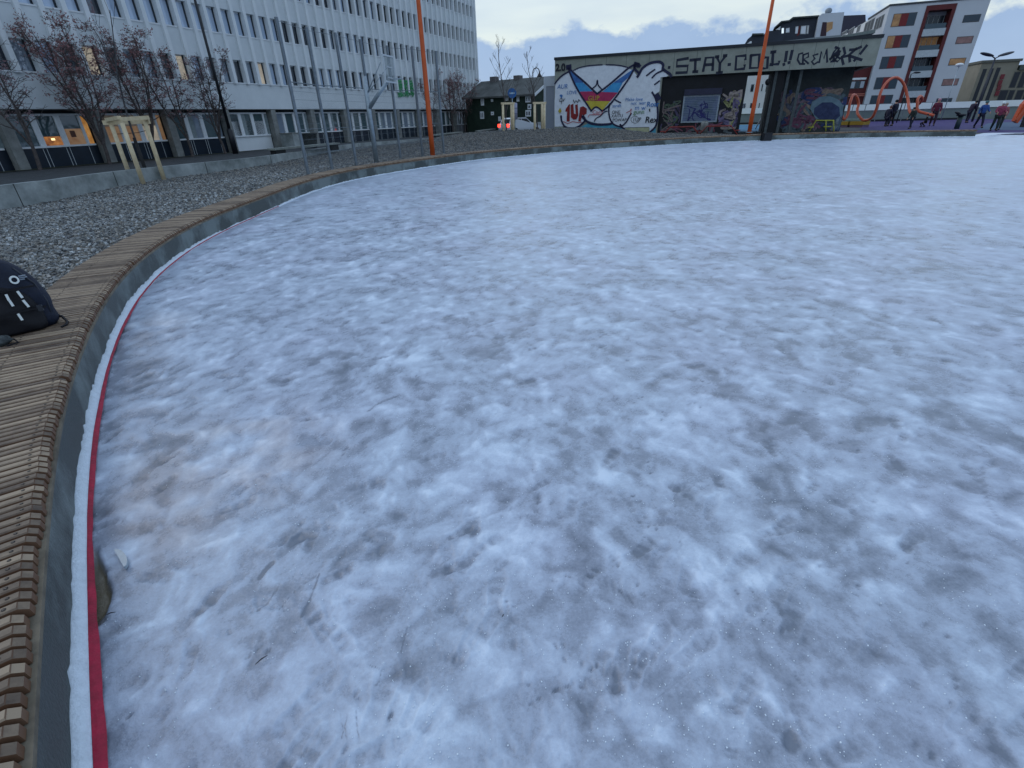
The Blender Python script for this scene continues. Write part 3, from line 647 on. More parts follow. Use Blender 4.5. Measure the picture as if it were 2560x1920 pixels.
# ground floor
MB().fbox(FO,SA,S1-.05,-.62,-.60,.0,2.86).build('recess_wall',mat('recess_wall',(.03,.035,.04),.8),off)
MB().fbox(FO,SA,S1,-.60,.02,2.82,2.859).build('soffit',mat('soffit_grey',(.07,.08,.08),.8),off)
navy=mat('navy_panel',(.008,.016,.028),.3,.2,2); colm=mat('column_concrete',(.20,.21,.20),.8,.2,2)
ck=0
for kk in range(-2,13):
    c=15.98+4.25*kk
    if c>68.5: break
    MB().fbox(FO,c-.23,c+.23,-.44,.012,.0,2.819).build('column',colm,off)
    ent=(kk in(3,4)); 
    if kk==3:      # set-back entrance bay: pale rendered wall
        MB().fbox(FO,c+.3,c+4.0,-.59,-.50,.0,2.1).build('entrance_wall',pc,off)
    pan=MB().fbox(FO,c+.25,c+4.02,-.58,-.47,.0,1.11); ln_=MB(); 
    for q in (.42,1.33,1.50,2.42,2.58,3.55): ln_.fbox(FO,c+q,c+q+.022,-.469,-.462,.2,1.09)
    if kk!=3: 
        pb=pan.build('panel',navy,off); ln_.build('trim_strip',frm,pb)
    wf=MB(); wf.fbox(FO,c+.27,c+3.95,-.56,-.40,1.115,1.20); wf.fbox(FO,c+.27,c+3.95,-.55,-.45,2.56,2.66)
    for a_,b_ in ((.28,.42),(1.28,1.56),(2.38,2.66),(3.52,3.66)): wf.fbox(FO,c+a_,c+b_,-.55,-.43,1.201,2.559)
    wo=wf.build('window',sill,off)
    for j,(a_,b_) in enumerate(((.42,1.28),(1.56,2.38),(2.66,3.52),(3.66,3.95))):
        m_=gls[3] if rs.random()<.6 else gls[1]
        if kk==0 and j in(1,2):
            zc=1.62 if j==1 else 1.95
            MB().fbox(FO,c+a_,c+b_,-.53,-.50,zc,2.555).build('blind',gls[3],wo)
            MB().fbox(FO,c+a_,c+b_,-.53,-.50,1.203,zc-.002).build('pane',mat('lit_dim',(.10,.03,.015),.4,.4,3,emit=.6,col2=(.50,.20,.05)) if j==1 else warm,wo)
            if j==1: MB().fbox(FO,c+a_+.35,c+a_+.52,-.499,-.49,1.44,1.54).build('lamp',mat('lamp_glow',(1,.75,.35),.5,0,emit=1.3),wo)
            else: MB().fbox(FO,c+a_+.25,c+a_+.5,-.499,-.49,1.55,1.86).build('picture',mat('picture_dark',(.12,.05,.03),.5,.2),wo)
        elif kk==0 and j==3: MB().fbox(FO,c+a_,c+b_,-.53,-.50,1.203,2.555).build('pane',mat('lit_dim2',(.25,.10,.02),.4,.4,3,emit=.6,col2=(.5,.26,.08)),wo)
        elif kk==1: 
            MB().fbox(FO,c+a_,c+b_,-.53,-.50,1.203,2.0 if j<3 else 2.555).build('pane',warm if j!=2 else warm2,wo)
            if j<3: MB().fbox(FO,c+a_,c+b_,-.53,-.50,2.001,2.555).build('blind',mat('lit_blind',(.17,.14,.11),.6,.15,3,emit=.2),wo)
        else: 
            MB().fbox(FO,c+a_,c+b_,-.53,-.50,1.203,2.555).build('pane',m_,wo)
            if rs.random()<.5: MB().fbox(FO,c+a_+.05,c+a_+.38,-.499,-.492,1.21,2.55).build('curtain',mat('curtain',(.22,.27,.28),.8,.15,8),wo)
# green leaf film on the first-floor windows
lf=MB(); rs2=random.Random(4)
for s0_ in (50.13,51.19,52.25):
    for q in range(150):
        a=s0_+rs2.uniform(.1,1.0); zz=rs2.uniform(4.0,5.5); l=rs2.uniform(.08,.16); an=rs2.uniform(.3,1.3); dx,dz=l*math.cos(an),l*math.sin(an)
        lf.fpoly(FO,[(a-dx,zz-dz),(a+dz*.4,zz-dx*.4),(a+dx,zz+dz),(a-dz*.4,zz+dx*.4)],.072+q*.0004,.0745+q*.0004)
lf.build('leaf_film',mat('green_film',(.02,.20,.07),.5,.25,6,col2=(.05,.38,.13)),off)
# ================= GRAFFITI HUT =========================================
hp=g(1385,344,.1); FH=Fr(hp.xy,112.3); hx=lambda x,y,n=0:FH.px(x,y,n)
hs=lambda x,y,n=0:FH.px(x,y,n)[0]
sL=0.; sK=hs(1650,250); sO0=hs(1858,260); sO1=hs(1918,260); sW=hs(2115,250,-.9); sR=hs(2203,103); ZT=6.0; ZF=4.38
hut=thing('graffiti_hut',FH.w(12,-3,.1),'flat roofed concrete pavilion covered in graffiti with the words STAY COOL along its fascia','pavilion')
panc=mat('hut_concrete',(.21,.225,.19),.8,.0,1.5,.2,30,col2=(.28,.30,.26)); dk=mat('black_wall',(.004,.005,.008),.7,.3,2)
wht=mat('mural_white',(.42,.47,.53),.7,.0,1.2,.1,30,col2=(.55,.60,.66))
dpth=7.5
MB().fbox(FH,sL,sK,-dpth,0,.0,ZF).build('mural_wall',panc,hut)
fa=MB().fbox(FH,sL,sR,-.35,.012,ZF+.002,ZT); fa.fbox(FH,sR-.35,sR,-dpth,-.352,ZF+.002,ZT); fa.build('fascia',panc,hut)
MB().fbox(FH,sL-.05,sR+.08,-dpth,.10,ZT+.002,ZT+.20).build('roof_edge',mat('dark_metal_edge',(.012,.016,.022),.6,.1),hut)
MB().fbox(FH,sL+.3,sR-.36,-dpth,-.36,ZF+.1,ZF+.4).build('ceiling',mat('dark_ceiling',(.012,.014,.018),.9,.2),hut)
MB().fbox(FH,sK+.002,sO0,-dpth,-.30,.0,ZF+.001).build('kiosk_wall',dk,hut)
# seams between the panels
se=MB(); 
for x in (1412,1463,1515,1565,1622,1684,1740,1800,1860,1925,1975,2030,2085,2140):
    a=hs(x,160); z0=ZF+.02
    se.fbox(FH,a,a+.025,.0125,.0135,z0,ZT)
    if x<1640: se.fbox(FH,a,a+.025,.0005,.0025,.1,ZF-.02)
se.fbox(FH,.1,sK-.1,.0005,.0025,3.5,3.53)
se.build('panel_joints',mat('joint',(.07,.08,.08),.9,0),hut)
c8=lambda pts:[hx(1360+x*.1537,130+y*.1537) for x,y in pts]
nn0=[.014]
cm_=[None]
def layer(name,col,fn,th=.004,rough=.6,col2=None,var=.15):
    m=MB(); n0=nn0[0]; cm_[0]=mat('paint_'+name,col,rough,var,3,col2=col2); fn(m,n0,n0+th); nn0[0]+=th+.0015
    if m.v: m.build(name,cm_[0],hut)
def sp(m,pts,a,b): MB().fpoly(FH,c8(pts),a,b).build('painted_panel',cm_[0],hut)
body=[(185,500),(210,460),(300,370),(400,320),(470,290),(560,255),(720,230),(950,215),(1010,215),(1100,218),(1200,225),(1300,240),(1370,262),(1460,310),(1520,400),(1570,330),(1620,260),(1700,200),(1800,175),(1890,180),(1925,230),(1900,300),(1960,330),(2020,380),(1995,400),(1895,412),(1880,640),(1780,700),(1830,830),(1850,950),(1840,1100),(1820,1200),(1700,1320),(1550,1345),(1400,1310),(1270,1215),(1130,1185),(900,1165),(750,1130),(660,1105),(600,1180),(500,1220),(400,1225),(330,1210),(175,1215),(172,900)]
layer('white_ground',(.56,.60,.65),lambda m,a,b:m.fpoly(FH,c8(body),a,b),col2=(.70,.74,.79))
layer('sky_base',(.04,.24,.36),lambda m,a,b:m.fpoly(FH,c8([(520,1270),(640,1200),(760,1140),(900,1165),(1130,1175),(1270,1225),(1330,1290),(1550,1350),(1700,1330),(1818,1220),(1818,1400),(1400,1392),(1000,1350),(700,1300)]),a,b),col2=(.07,.33,.44))
layer('navy_panel',(.03,.10,.30),lambda m,a,b:(sp(m,[(410,290),(600,440),(640,500),(500,500)],a,b),sp(m,[(1455,275),(1390,400),(1280,500),(1130,500)],a,b)),col2=(.05,.17,.42))
layer('azure_panel',(.03,.22,.48),lambda m,a,b:(sp(m,[(500,500),(640,500),(790,640),(570,645)],a,b),sp(m,[(1130,500),(1280,500),(1200,660),(950,650)],a,b)),col2=(.05,.32,.60))
layer('crimson_panel',(.30,.015,.08),lambda m,a,b:(m.fpoly(FH,c8([(570,645),(800,640),(865,685),(930,650),(1200,660),(1080,800),(655,795)]),a,b)),col2=(.42,.03,.10))
layer('yellow_panel',(.42,.34,.02),lambda m,a,b:m.fpoly(FH,c8([(655,795),(1080,800),(940,960),(870,900),(760,950)]),a,b),col2=(.52,.44,.06))
layer('lower_yellow',(.35,.36,.22),lambda m,a,b:m.fpoly(FH,c8([(1290,1230),(1715,1225),(1715,1300),(1560,1330),(1430,1310),(1340,1270)]),a,b))
OL=[([(178,520),(230,450),(310,375),(400,325)],22),([(480,300),(600,250),(750,222),(950,208)],15),([(1010,208),(1150,212),(1260,225),(1360,250)],15),
 ([(395,250),(430,360),(500,520),(600,700),(700,850),(770,960)],26),([(410,265),(520,370),(640,470),(790,610),(865,680)],26),([(865,680),(960,610),(1100,500),(1250,370),(1380,260),(1500,190)],26),([(1490,230),(1400,400),(1280,580),(1150,760),(1040,890),(945,965)],26),([(770,960),(810,915),(850,895),(895,915),(945,960)],22),
 ([(795,590),(850,540),(870,460),(885,540),(945,610)],18),([(1520,405),(1545,370),(1600,270),(1700,195),(1800,165),(1890,165),(1940,210),(1935,270),(1990,320),(2050,360),(2070,400)],34),
 ([(1500,200),(1470,260),(1540,340)],30),([(1525,200),(1560,230)],40),([(1670,385),(1740,330),(1805,285)],20),([(1760,420),(1830,350),(1940,300)],22),([(1800,530),(1880,470)],20),([(1760,655),(1810,740),(1840,850),(1852,1000),(1840,1130),(1800,1230),(1690,1320),(1560,1350),(1420,1325),(1300,1250),(1240,1180)],26),
 ([(1840,700),(1870,760)],60),([(280,1040),(290,1120),(340,1210),(440,1240),(540,1225),(620,1170),(670,1100),(640,1040)],28),([(610,1040),(680,1110),(760,1160),(900,1180),(1080,1170),(1110,1140)],32),
 ([(1075,840),(1055,950),(1075,1080),(1130,1170),(1240,1210),(1330,1150),(1390,1050),(1420,1000)],22),([(820,1130),(850,1080),(920,1040),(980,980),(1030,960)],16),([(1150,770),(1200,800),(1250,825)],18),([(560,1268),(900,1250),(1300,1232),(1710,1222)],6),([(380,250),(430,240)],60),([(1480,200),(1530,215)],60)]
layer('black_outline',(.008,.010,.045),lambda m,a,b:[m.stroke(FH,c8([tuple(v) for v in catmull([Vector(p) for p in P],5)] if len(P)>2 else P),w*.1537/27,a,b) for P,w in OL])
T=lambda m,n,txt,x,y,h,sh=0,bo=0:text_mb(FH,txt,*hx(1360+x*.1537,130+y*.1537),h*.1537/31.5,n,MB(),sh,.002,bo).build('painted_word',cm_[0],hut)
def red1up(m,a,b):
    m.fpoly(FH,c8([(355,930),(410,850),(425,850),(420,1130),(370,1130),(378,970),(350,970)]),a,b)
    m.fpoly(FH,c8([(435,860),(480,840),(490,1000),(520,1010),(510,860),(550,850),(560,1030),(530,1095),(480,1100),(440,1060)]),a,b)
    m.fpoly(FH,c8([(590,900),(640,880),(700,920),(695,1000),(650,1030),(620,1020),(600,1130),(560,1130)]),a,b)
layer('red_lettering',(.14,.006,.010),red1up,col2=(.26,.015,.012))
layer('blue_tags',(.04,.16,.42),lambda m,a,b:(T(m,a,'AUR',215,600,70,.2),T(m,a,'LOVE',370,690,55,.1),T(m,a,'Make love',1320,800,52,.1),T(m,a,'not  war',1410,860,52,.1),T(m,a,'Roar',1670,890,75,0,.008),T(m,a,'sarah',1110,900,52,.15),
   m.fpoly(FH,c8([(255,700),(285,690),(310,710),(285,760)]),a,b),T(m,a,'m',1475,945,75),T(m,a,'w',1580,945,75)))
layer('black_tags',(.01,.012,.02),lambda m,a,b:(T(m,a,'2.0',190,310,105,0,.03),T(m,a,'ONE',1105,1005,50),T(m,a,'XAITU',1095,1065,50),T(m,a,'POWAP',1115,1130,50),T(m,a,'Rex',1640,1150,95,.1,.01),
   m.stroke(FH,c8([(1415+68+68*math.cos(q*.5),1100+56*math.sin(q*.5)) for q in range(13)]),.03,a,b),T(m,a,'1UP',1440,1130,62),m.stroke(FH,c8([(480,780),(500,830),(520,790),(550,820),(570,770),(590,800)]),.08,a,b),m.fpoly(FH,c8([(1710,920),(1730,920),(1730,970),(1710,970)]),a,b),
   T(m,a,'DV',245,810,55,.3),T(m,a,'Y',265,850,60)))
layer('green_tag',(.05,.18,.03),lambda m,a,b:T(m,a,'gunn',1455,1010,70))
layer('yellow_tags',(.45,.36,.03),lambda m,a,b:(T(m,a,'GLIP',720,790,72,0,.0),m.fpoly(FH,c8([(235,960),(265,905),(290,960),(260,1000)]),a,b)))
layer('red_tags',(.36,.02,.03),lambda m,a,b:(m.stroke(FH,c8([(720,1060),(740,1020),(800,1020),(930,1020),(960,960)]),.05,a,b),m.stroke(FH,c8([(1340,990),(1400,960),(1425,920),(1410,1010)]),.05,a,b),m.stroke(FH,c8([(320,1130),(390,1165),(470,1130),(560,1150),(620,1140)]),.05,a,b),T(m,a,'Con',790,1010,60)))
# fascia lettering (crop coordinates: 520 px -> 2212)
c4=lambda pts:[hx(1600+x*.2351,60+y*.2351) for x,y in pts]
STR=[[(510,365),(395,385),(390,450),(510,445),(500,515),(385,520)],[(535,385),(640,375)],[(590,380),(585,505)],[(565,508),(610,506)],[(672,500),(700,360),(780,355),(772,490)],[(695,435),(775,430)],[(820,355),(850,420),(905,345)],[(850,420),(845,515)],[(815,522),(872,515)],[(805,350),(835,346)],[(890,338),(920,336)],
 [(1120,375),(1125,335),(1025,345),(1015,485),(1110,475),(1112,440)],[(1180,335),(1270,325),(1262,465),(1170,470),(1180,335)],[(1300,360),(1360,355),(1352,470),(1300,472)],[(1415,300),(1408,430),(1475,425),(1478,400)],[(1395,300),(1440,295)],[(1385,432),(1410,432)],[(1560,295),(1545,395)],[(1618,285),(1598,375)],[(1525,432),(1535,428)],[(1578,412),(1590,408)],
 [(940,432),(958,430)],[(305,462),(315,462)],[(340,455),(352,455)]]
STR2=[[(1730,310),(1690,320),(1675,380),(1700,425),(1750,425)],[(1735,330),(1730,425)],[(1735,330),(1790,310),(1790,350),(1740,375),(1790,420)],[(1890,320),(1840,335),(1860,370),(1825,400),(1850,430),(1890,405)],[(1905,410),(1930,290),(1955,370),(1985,265),(1990,405)],[(2030,370),(2060,300),(2100,250),(2120,290),(2080,330),(2020,370)],[(2020,380),(2070,330),(2130,370),(2100,400),(2050,380)],[(2120,320),(2060,400),(2030,400)]]
for nm_,rg_ in (('painted_word',range(0,10)),('painted_word',range(10,20)),('painted_dots',range(20,23))):
    FL=MB()
    for P in [STR[i_] for i_ in rg_ if i_<len(STR)]: FL.stroke(FH,c4(P),.20,.013,.017)
    FL.build(nm_,mat('black_spray',(.008,.012,.03),.6,.1),hut)
FL=MB()
for P in STR2: FL.stroke(FH,c4(P),.13,.013,.017)
c5=lambda pts:[hx(2080+x*.217,y*.217) for x,y in pts]
for P in [[(40,545),(80,560),(60,600),(10,640),(30,700)],[(60,640),(90,590)],[(135,550),(150,620),(110,660),(130,740)],[(205,575),(270,570),(335,540)],[(280,560),(190,640),(110,660)],[(190,640),(340,690)],[(200,650),(205,710)],[(400,525),(325,620)],[(255,700),(265,690)]]: FL.stroke(FH,c5(P),.17,.013,.017)
FL.build('lettering',mat('black_spray',(.008,.012,.03),.6,.1),hut)
# kiosk shutter
q0=hx(1706,303,-.3); q1=hx(1797,240,-.3); sh=MB().fbox(FH,q0[0]-.12,q1[0]+.12,-.299,-.22,q0[1]-.12,q1[1]+.12).build('shutter_frame',mat('shutter_frame',(.24,.29,.34),.5,.15),hut)
m=MB(); nz_=14; hh=(q1[1]-q0[1])/nz_
for i in range(nz_): m.fbox(FH,q0[0],q1[0],-.219,-.20,q0[1]+i*hh+.01,q0[1]+(i+1)*hh-.012)
m.build('slats',mat('shutter_slats',(.045,.085,.11),.5,.35,1.6,col2=(.12,.15,.26)),sh)
m=MB(); rs=random.Random(9)
for i in range(9):
    cx=rs.uniform(q0[0]+.5,q1[0]-.5); cz=rs.uniform(q0[1]+.3,q0[1]+1.2); P=[(cx+rs.uniform(-.4,.4),cz+rs.uniform(-.35,.35)) for _ in range(5)]
    m.stroke(FH,[tuple(v) for v in catmull([Vector(p) for p in P],5)],.07,-.199-i*.0002,-.196-i*.0002)
m.build('scrawl',mat('scrawl_blue',(.01,.012,.10),.6,.2),sh)
MB().fbox(FH,q0[0]-.1,q1[0]+.2,-.299,-.05,q1[1]+.13,q1[1]+.55).build('shutter_box',mat('shutter_box',(.012,.014,.04),.5,.2),hut)
# coloured scrawls on the dark kiosk wall and the back wall
def scrawls(F,n0,s0,s1,z0,z1,cols,num,w,par,seed):
    r=random.Random(seed)
    for ci,c in enumerate(cols):
        m=MB()
        for i in range(num):
            cx=r.uniform(s0,s1); cz=r.uniform(z0,z1); k=r.randint(3,6); P=[(min(s1,max(s0,cx+r.uniform(-.7,.7))),min(z1+.2,max(z0,cz+r.uniform(-.5,.5)))) for _ in range(k)]
            m.stroke(F,[tuple(v) for v in catmull([Vector(p) for p in P],5)],[r.uniform(.5,1)*w]*(len(P)*5-4),n0+(ci*num+i)*.0006,n0+(ci*num+i)*.0006+.0005)
        tag(m.build('scrawl',mat('spray%d_%d'%(seed,ci),c,.7,.25),par),kind='stuff')
scrawls(FH,-.298,sK+.3,q0[0]-.3,.5,2.4,[(.06,.05,.10),(.06,.09,.06),(.14,.11,.11)],7,.12,hut,1)
scrawls(FH,-.298,q1[0]+.3,sO0-.3,.6,3.0,[(.22,.23,.10),(.02,.02,.04),(.12,.10,.18),(.26,.22,.20)],7,.18,hut,2)
scrawls(FH,-.298,sK+1,sO0-.4,.15,.8,[(.15,.05,.08),(.09,.11,.12)],7,.13,hut,3)
# right part: open bay with posts and a painted back wall
bw=-2.2; sB0=hs(1925,250,bw); sB1=hs(2118,250,bw)
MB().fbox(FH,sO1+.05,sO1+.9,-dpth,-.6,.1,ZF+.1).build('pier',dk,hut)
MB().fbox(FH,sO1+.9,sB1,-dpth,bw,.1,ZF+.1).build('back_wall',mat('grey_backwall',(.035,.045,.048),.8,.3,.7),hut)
scrawls(FH,bw+.002,sO1+1.1,sO1+5.5,.3,2.9,[(.09,.10,.14),(.17,.12,.16),(.03,.05,.15),(.22,.17,.14),(.08,.12,.14),(.13,.05,.09)],11,.26,hut,4)
scrawls(FH,bw+.04,sO1+5.2,sB1-.3,.3,1.7,[(.015,.02,.10),(.06,.09,.20),(.16,.20,.24)],9,.32,hut,6)
zc=[hx(x,y,bw+.05) for x,y in [(2025,272),(2030,255),(2050,242),(2075,240),(2098,250),(2108,265),(2106,290),(2090,300),(2040,298)]]
MB().fpoly(FH,zc,bw+.06,bw+.066).build('dome_piece',mat('blue_grey_spray',(.09,.16,.20),.7,.3,2,col2=(.16,.24,.30)),hut)
zc2=[hx(x,y,bw+.05) for x,y in [(2034,285),(2036,270),(2056,256),(2080,256),(2098,268),(2100,290),(2086,302),(2050,300)]]
MB().fpoly(FH,zc2,bw+.068,bw+.074).build('dark_piece',mat('navy_spray',(.012,.02,.07),.7,.3,3,col2=(.04,.06,.14)),hut)
for x in (1938,1969,2000):
    a=hs(x,200,-.5); MB().fbox(FH,a-.1,a+.1,-.7,-.5,.1,ZF+.1).build('post',mat('post_grey',(.06,.075,.08),.7,.2),hut)
MB().sphere(FH.w(hs(1921,197),-.2,hx(1921,197)[1]-.2),(.18,.18,.22)).build('loudspeaker',dk,hut)
# ================= TREES ================================================
bark=mat('bark',(.075,.062,.058),.85,.3,10); bark2=mat('bark_grey',(.07,.07,.075),.85,.3,10)
leafm=[mat('dry_leaf_red',(.17,.075,.075),.8,.4,9,col2=(.29,.16,.155)),mat('dry_leaf_pale',(.18,.11,.12),.8,.4,9,col2=(.28,.19,.20))]
def gg(px,py):            # ground point on the gravel
    z=0.1
    for _ in range(12):
        p=g(px,py,z); z=float(gravel_h(np.array([[p.x,p.y]]))[0])
    return Vector((p.x,p.y,z))
def leafblob(m,c,r,n,rg,sz):
    for _ in range(n):
        p=c+Vector((rg.gauss(0,r),rg.gauss(0,r),rg.gauss(0,r))); a=Vector((rg.uniform(-1,1),rg.uniform(-1,1),rg.uniform(-1,1))).normalized(); b=a.cross(Vector((rg.uniform(-1,1),rg.uniform(-1,1),.3))).normalized(); s=sz*rg.uniform(.6,1.3)
        m.add([p-a*s,p+b*s*.45,p+a*s,p-b*s*.45],[(0,1,2,3)])
def tree(name,base,h,label,group,seed,stems=1,leaf=0,r0=.05,first=.3,bushy=1,upr=1,spread=.1,maxd=2,bk=None,short=.5):
    rg=random.Random(seed); root=thing(name,base,label,'tree',group or None); tr=MB(); tw=MB()
    def grow(p,d,l,r,dep):
        n=max(4,int(l/.3)); pts=[p]; rr=[r]; dd=d.normalized(); q=p
        for i in range(n):
            dd=(dd+Vector((rg.gauss(0,.05),rg.gauss(0,.05),.04*upr))).normalized(); q=q+dd*(l/n); pts.append(q); rr.append(max(.007,r*(1-.75*(i+1)/n)))
        (tr if dep==0 else tw).tube(pts,rr,6 if dep==0 else 4,cap=False)
        if dep>=maxd: return
        nc=int((9 if dep==0 else 4)*bushy)
        for k in range(nc):
            f=first+(1-first)*(k+rg.random())/nc if dep==0 else rg.uniform(.3,.95); i=min(n-1,int(f*n)); b=pts[i].lerp(pts[i+1],min(1,f*n-i)); a=rg.uniform(0,6.28)
            nd_=Vector((math.cos(a)*.8,math.sin(a)*.8,.75*upr)).normalized()+dd*.3
            grow(b,nd_,l*short*(1.15-f)*rg.uniform(.7,1.1)+.15,rr[i]*.5,dep+1)
    grow(Vector(base)-Vector((0,0,.2)),Vector((rg.gauss(0,.02),rg.gauss(0,.02),1)),h+.2,r0,0)
    tr.build('trunk',bk or bark,root); tw.build('twigs',bk or bark,root); return root
def rowan_tree(base,h,label,group,seed,stems=4,width=2.2,leaf=1.0,lc=0,z0=.9,lean=0.):
    rg=random.Random(seed); root=thing('rowan_tree',base,label,'tree',group); tr=MB(); tw=MB(); lf=MB(); B=Vector(base); k0=B+Vector((rg.gauss(0,.05),rg.gauss(0,.05),z0))
    tr.tube([B-Vector((0,0,.2)),B.lerp(k0,.5)+Vector((.03,0,0)),k0],[.095,.08,.075],8,cap=False)
    def limb(p,q,r,bend,m,seg=5,n=7):
        v=q-p; side=v.cross(Vector((rg.uniform(-1,1),rg.uniform(-1,1),.2))).normalized(); pts=[]; rr=[]
        for i in range(n+1):
            f=i/n; pts.append(p+v*f+side*bend*math.sin(f*math.pi)*v.length+Vector((rg.gauss(0,.012),rg.gauss(0,.012),0))*v.length*.4); rr.append(max(.008,r*(1-.72*f)))
        m.tube(pts,rr,seg,cap=False); return pts,rr
    for s in range(stems):
        a=2*math.pi*(s+rg.uniform(-.3,.3))/stems; rad=width*rg.uniform(.25,.75); top=B+Vector((math.cos(a)*rad+lean,math.sin(a)*rad,h*rg.uniform(.80,1.0)))
        pts,rr=limb(k0,top,.055,rg.uniform(-.07,.07),tr,6,10)
        for k in range(11):
            f=.16+.82*(k+rg.random())/11; i=min(9,int(f*10)); b=pts[i].lerp(pts[i+1],f*10-i); an=a+rg.gauss(0,1.2); L_=width*.52*(1.15-f)*rg.uniform(.7,1.15)+.3
            e=b+Vector((math.cos(an)*.75,math.sin(an)*.75,rg.uniform(.35,.95)))*L_; p2,r2=limb(b,e,rr[i]*.52,rg.uniform(-.12,.12),tw,4,5)
            for k3 in range(5):
                f3=rg.uniform(.25,1); i3=min(4,int(f3*5)); b3=p2[i3].lerp(p2[i3+1],f3*5-i3); e3=b3+Vector((rg.gauss(0,.6),rg.gauss(0,.6),rg.uniform(-.05,.85))).normalized()*rg.uniform(.3,.75); p3_,_=limb(b3,e3,.011,rg.uniform(-.15,.15),tw,3,3)
                for k4 in range(2):
                    e4=p3_[-2]+Vector((rg.gauss(0,.6),rg.gauss(0,.6),rg.uniform(-.1,.5))).normalized()*rg.uniform(.12,.3); limb(p3_[-2],e4,.008,0,tw,3,2)
                    if rg.random()<.50*leaf*(.35+f): leafblob(lf,e4,.085,rg.randint(6,13),rg,.058)
    for m_ in (tr,tw,lf):
        for i_,v_ in enumerate(m_.v):
            n_=(Vector(v_[:2])-FO.o).dot(FO.n)
            if n_<.35 and (Vector(v_[:2])-FO.o).dot(FO.d)<S1+.3: q_=Vector(v_[:2])+FO.n*((.35-n_)*1.12); m_.v[i_]=(q_.x,q_.y,v_[2])
    tr.build('trunk',bark,root); tw.build('twigs',bark,root)
    if lf.v: lf.build('dry_leaves',leafm[lc],root)
    return root
def gN(px,py,n):
    a=FO.px(px,py,n)[0]; return FO.w(a,n,.28)
RG='leafless rowan trees in front of the office block'
def rowan(bx,by,tx,ty,label,seed,**k):
    p=g(bx,by,.22); n_=(p.xy-FO.o).dot(FO.n)
    if n_<1.7: p=gN(bx,by,1.7)
    h=top_at(tx,ty,p)-.22; return rowan_tree(p,h,label,RG,seed,**k)
rowan(99,423,14,75,'leftmost rowan tree, cut by the left edge of the picture',1,stems=3,leaf=.45,lc=1,width=2.0,lean=-.9)
rowan(272,405,150,45,'big fan-shaped rowan full of reddish dry leaves left of the staked sapling',2,stems=6,width=2.3,leaf=1.1,lean=-.35)
rowan(392,392,275,62,'rowan tree with reddish leaves behind the wooden tree stakes',3,stems=5,width=2.1,leaf=.9,lean=-.2)
rowan(480,386,393,105,'slender rowan right of the wooden tree stakes, with a reddish clump',4,stems=3,width=1.6,leaf=.8,lean=-.3)
rowan(562,379,500,132,'small rowan tree just left of the black lamp post',5,stems=4,width=1.8,leaf=.6,lc=1)
rowan(1085,334,1070,205,'thin rowan behind the orange mast at the far end of the office',6,stems=2,width=1.2,leaf=.4)
rowan(1133,329,1120,172,'reddish rowan beside the arched black street lamp',7,stems=4,width=2.4,leaf=1.2)
rowan(1163,328,1168,180,'rowan at the far corner of the office block',8,stems=4,width=2.8,leaf=.9)
# staked saplings
wood=mat('new_pine',(.55,.44,.27),.7,.2,7,.2,40,col2=(.70,.60,.40))
def obox(m,a,b,w):         # square timber between two points
    a=Vector(a);b=Vector(b); d=b-a; M=Matrix.Translation((a+b)/2)@d.to_track_quat('Z','Y').to_matrix().to_4x4(); x=w/2; z=d.length/2
    return m.hexa([M@Vector(p) for p in [(-x,-x,-z),(x,-x,-z),(x,x,-z),(-x,x,-z),(-x,-x,z),(x,-x,z),(x,x,z),(-x,x,z)]])
P3=[gg(330,454),gg(359,460),gg(411,450)]; tops=[]
sp=thing('tree_stakes',(P3[0]+P3[2])/2,'three pale timber posts with a cross board around the sapling in the gravel bed','tree stakes','timber tree stakes')
for p,(tx,ty) in zip(P3,[(279,311),(311,307),(367,301)]):
    z=top_at(tx,ty,p); tops.append(Vector((p.x,p.y,z))); m=MB(); m.tube([p-Vector((0,0,.2)),Vector((p.x,p.y,z))],[.09,.08],10); m.build('post',wood,sp)
zt=sum(t.z for t in tops)/3; L_=tops[0]+(tops[0]-tops[2])*.22; R_=tops[2]+(tops[2]-tops[0])*.12; L_.z=R_.z=zt+.02; off_=Vector((-.02,.07,0))
obox(MB(),L_+off_,R_+off_,.16).build('cross_board',wood,sp); 
q=tops[1]; obox(MB(),Vector((tops[0].x-.1,tops[0].y,zt+.11)),Vector((q.x,q.y-.04,zt+.16)),.13).build('cross_board',wood,sp); obox(MB(),Vector((q.x+.02,q.y-.04,zt+.11)),Vector((tops[2].x+.15,tops[2].y+.05,zt+.16)),.13).build('cross_board',wood,sp)
m=MB(); m.tube([tops[0]+Vector((0,0,-.35)),(tops[0]+tops[2])/2+Vector((0,.35,-.38)),tops[2]+Vector((0,0,-.35))],.012,6); m.build('tie_strap',mat('black_rubber',(.008,.009,.01),.6,0),sp)
tb=gg(373,452)
sap=tree('sapling',tb,top_at(268,22,tb)-tb.z,'tall bare sapling with grey upright branches held by the timber stakes','',21,stems=1,r0=.05,first=.45,bushy=.7,upr=1.5,bk=bark2,maxd=2,short=.55)

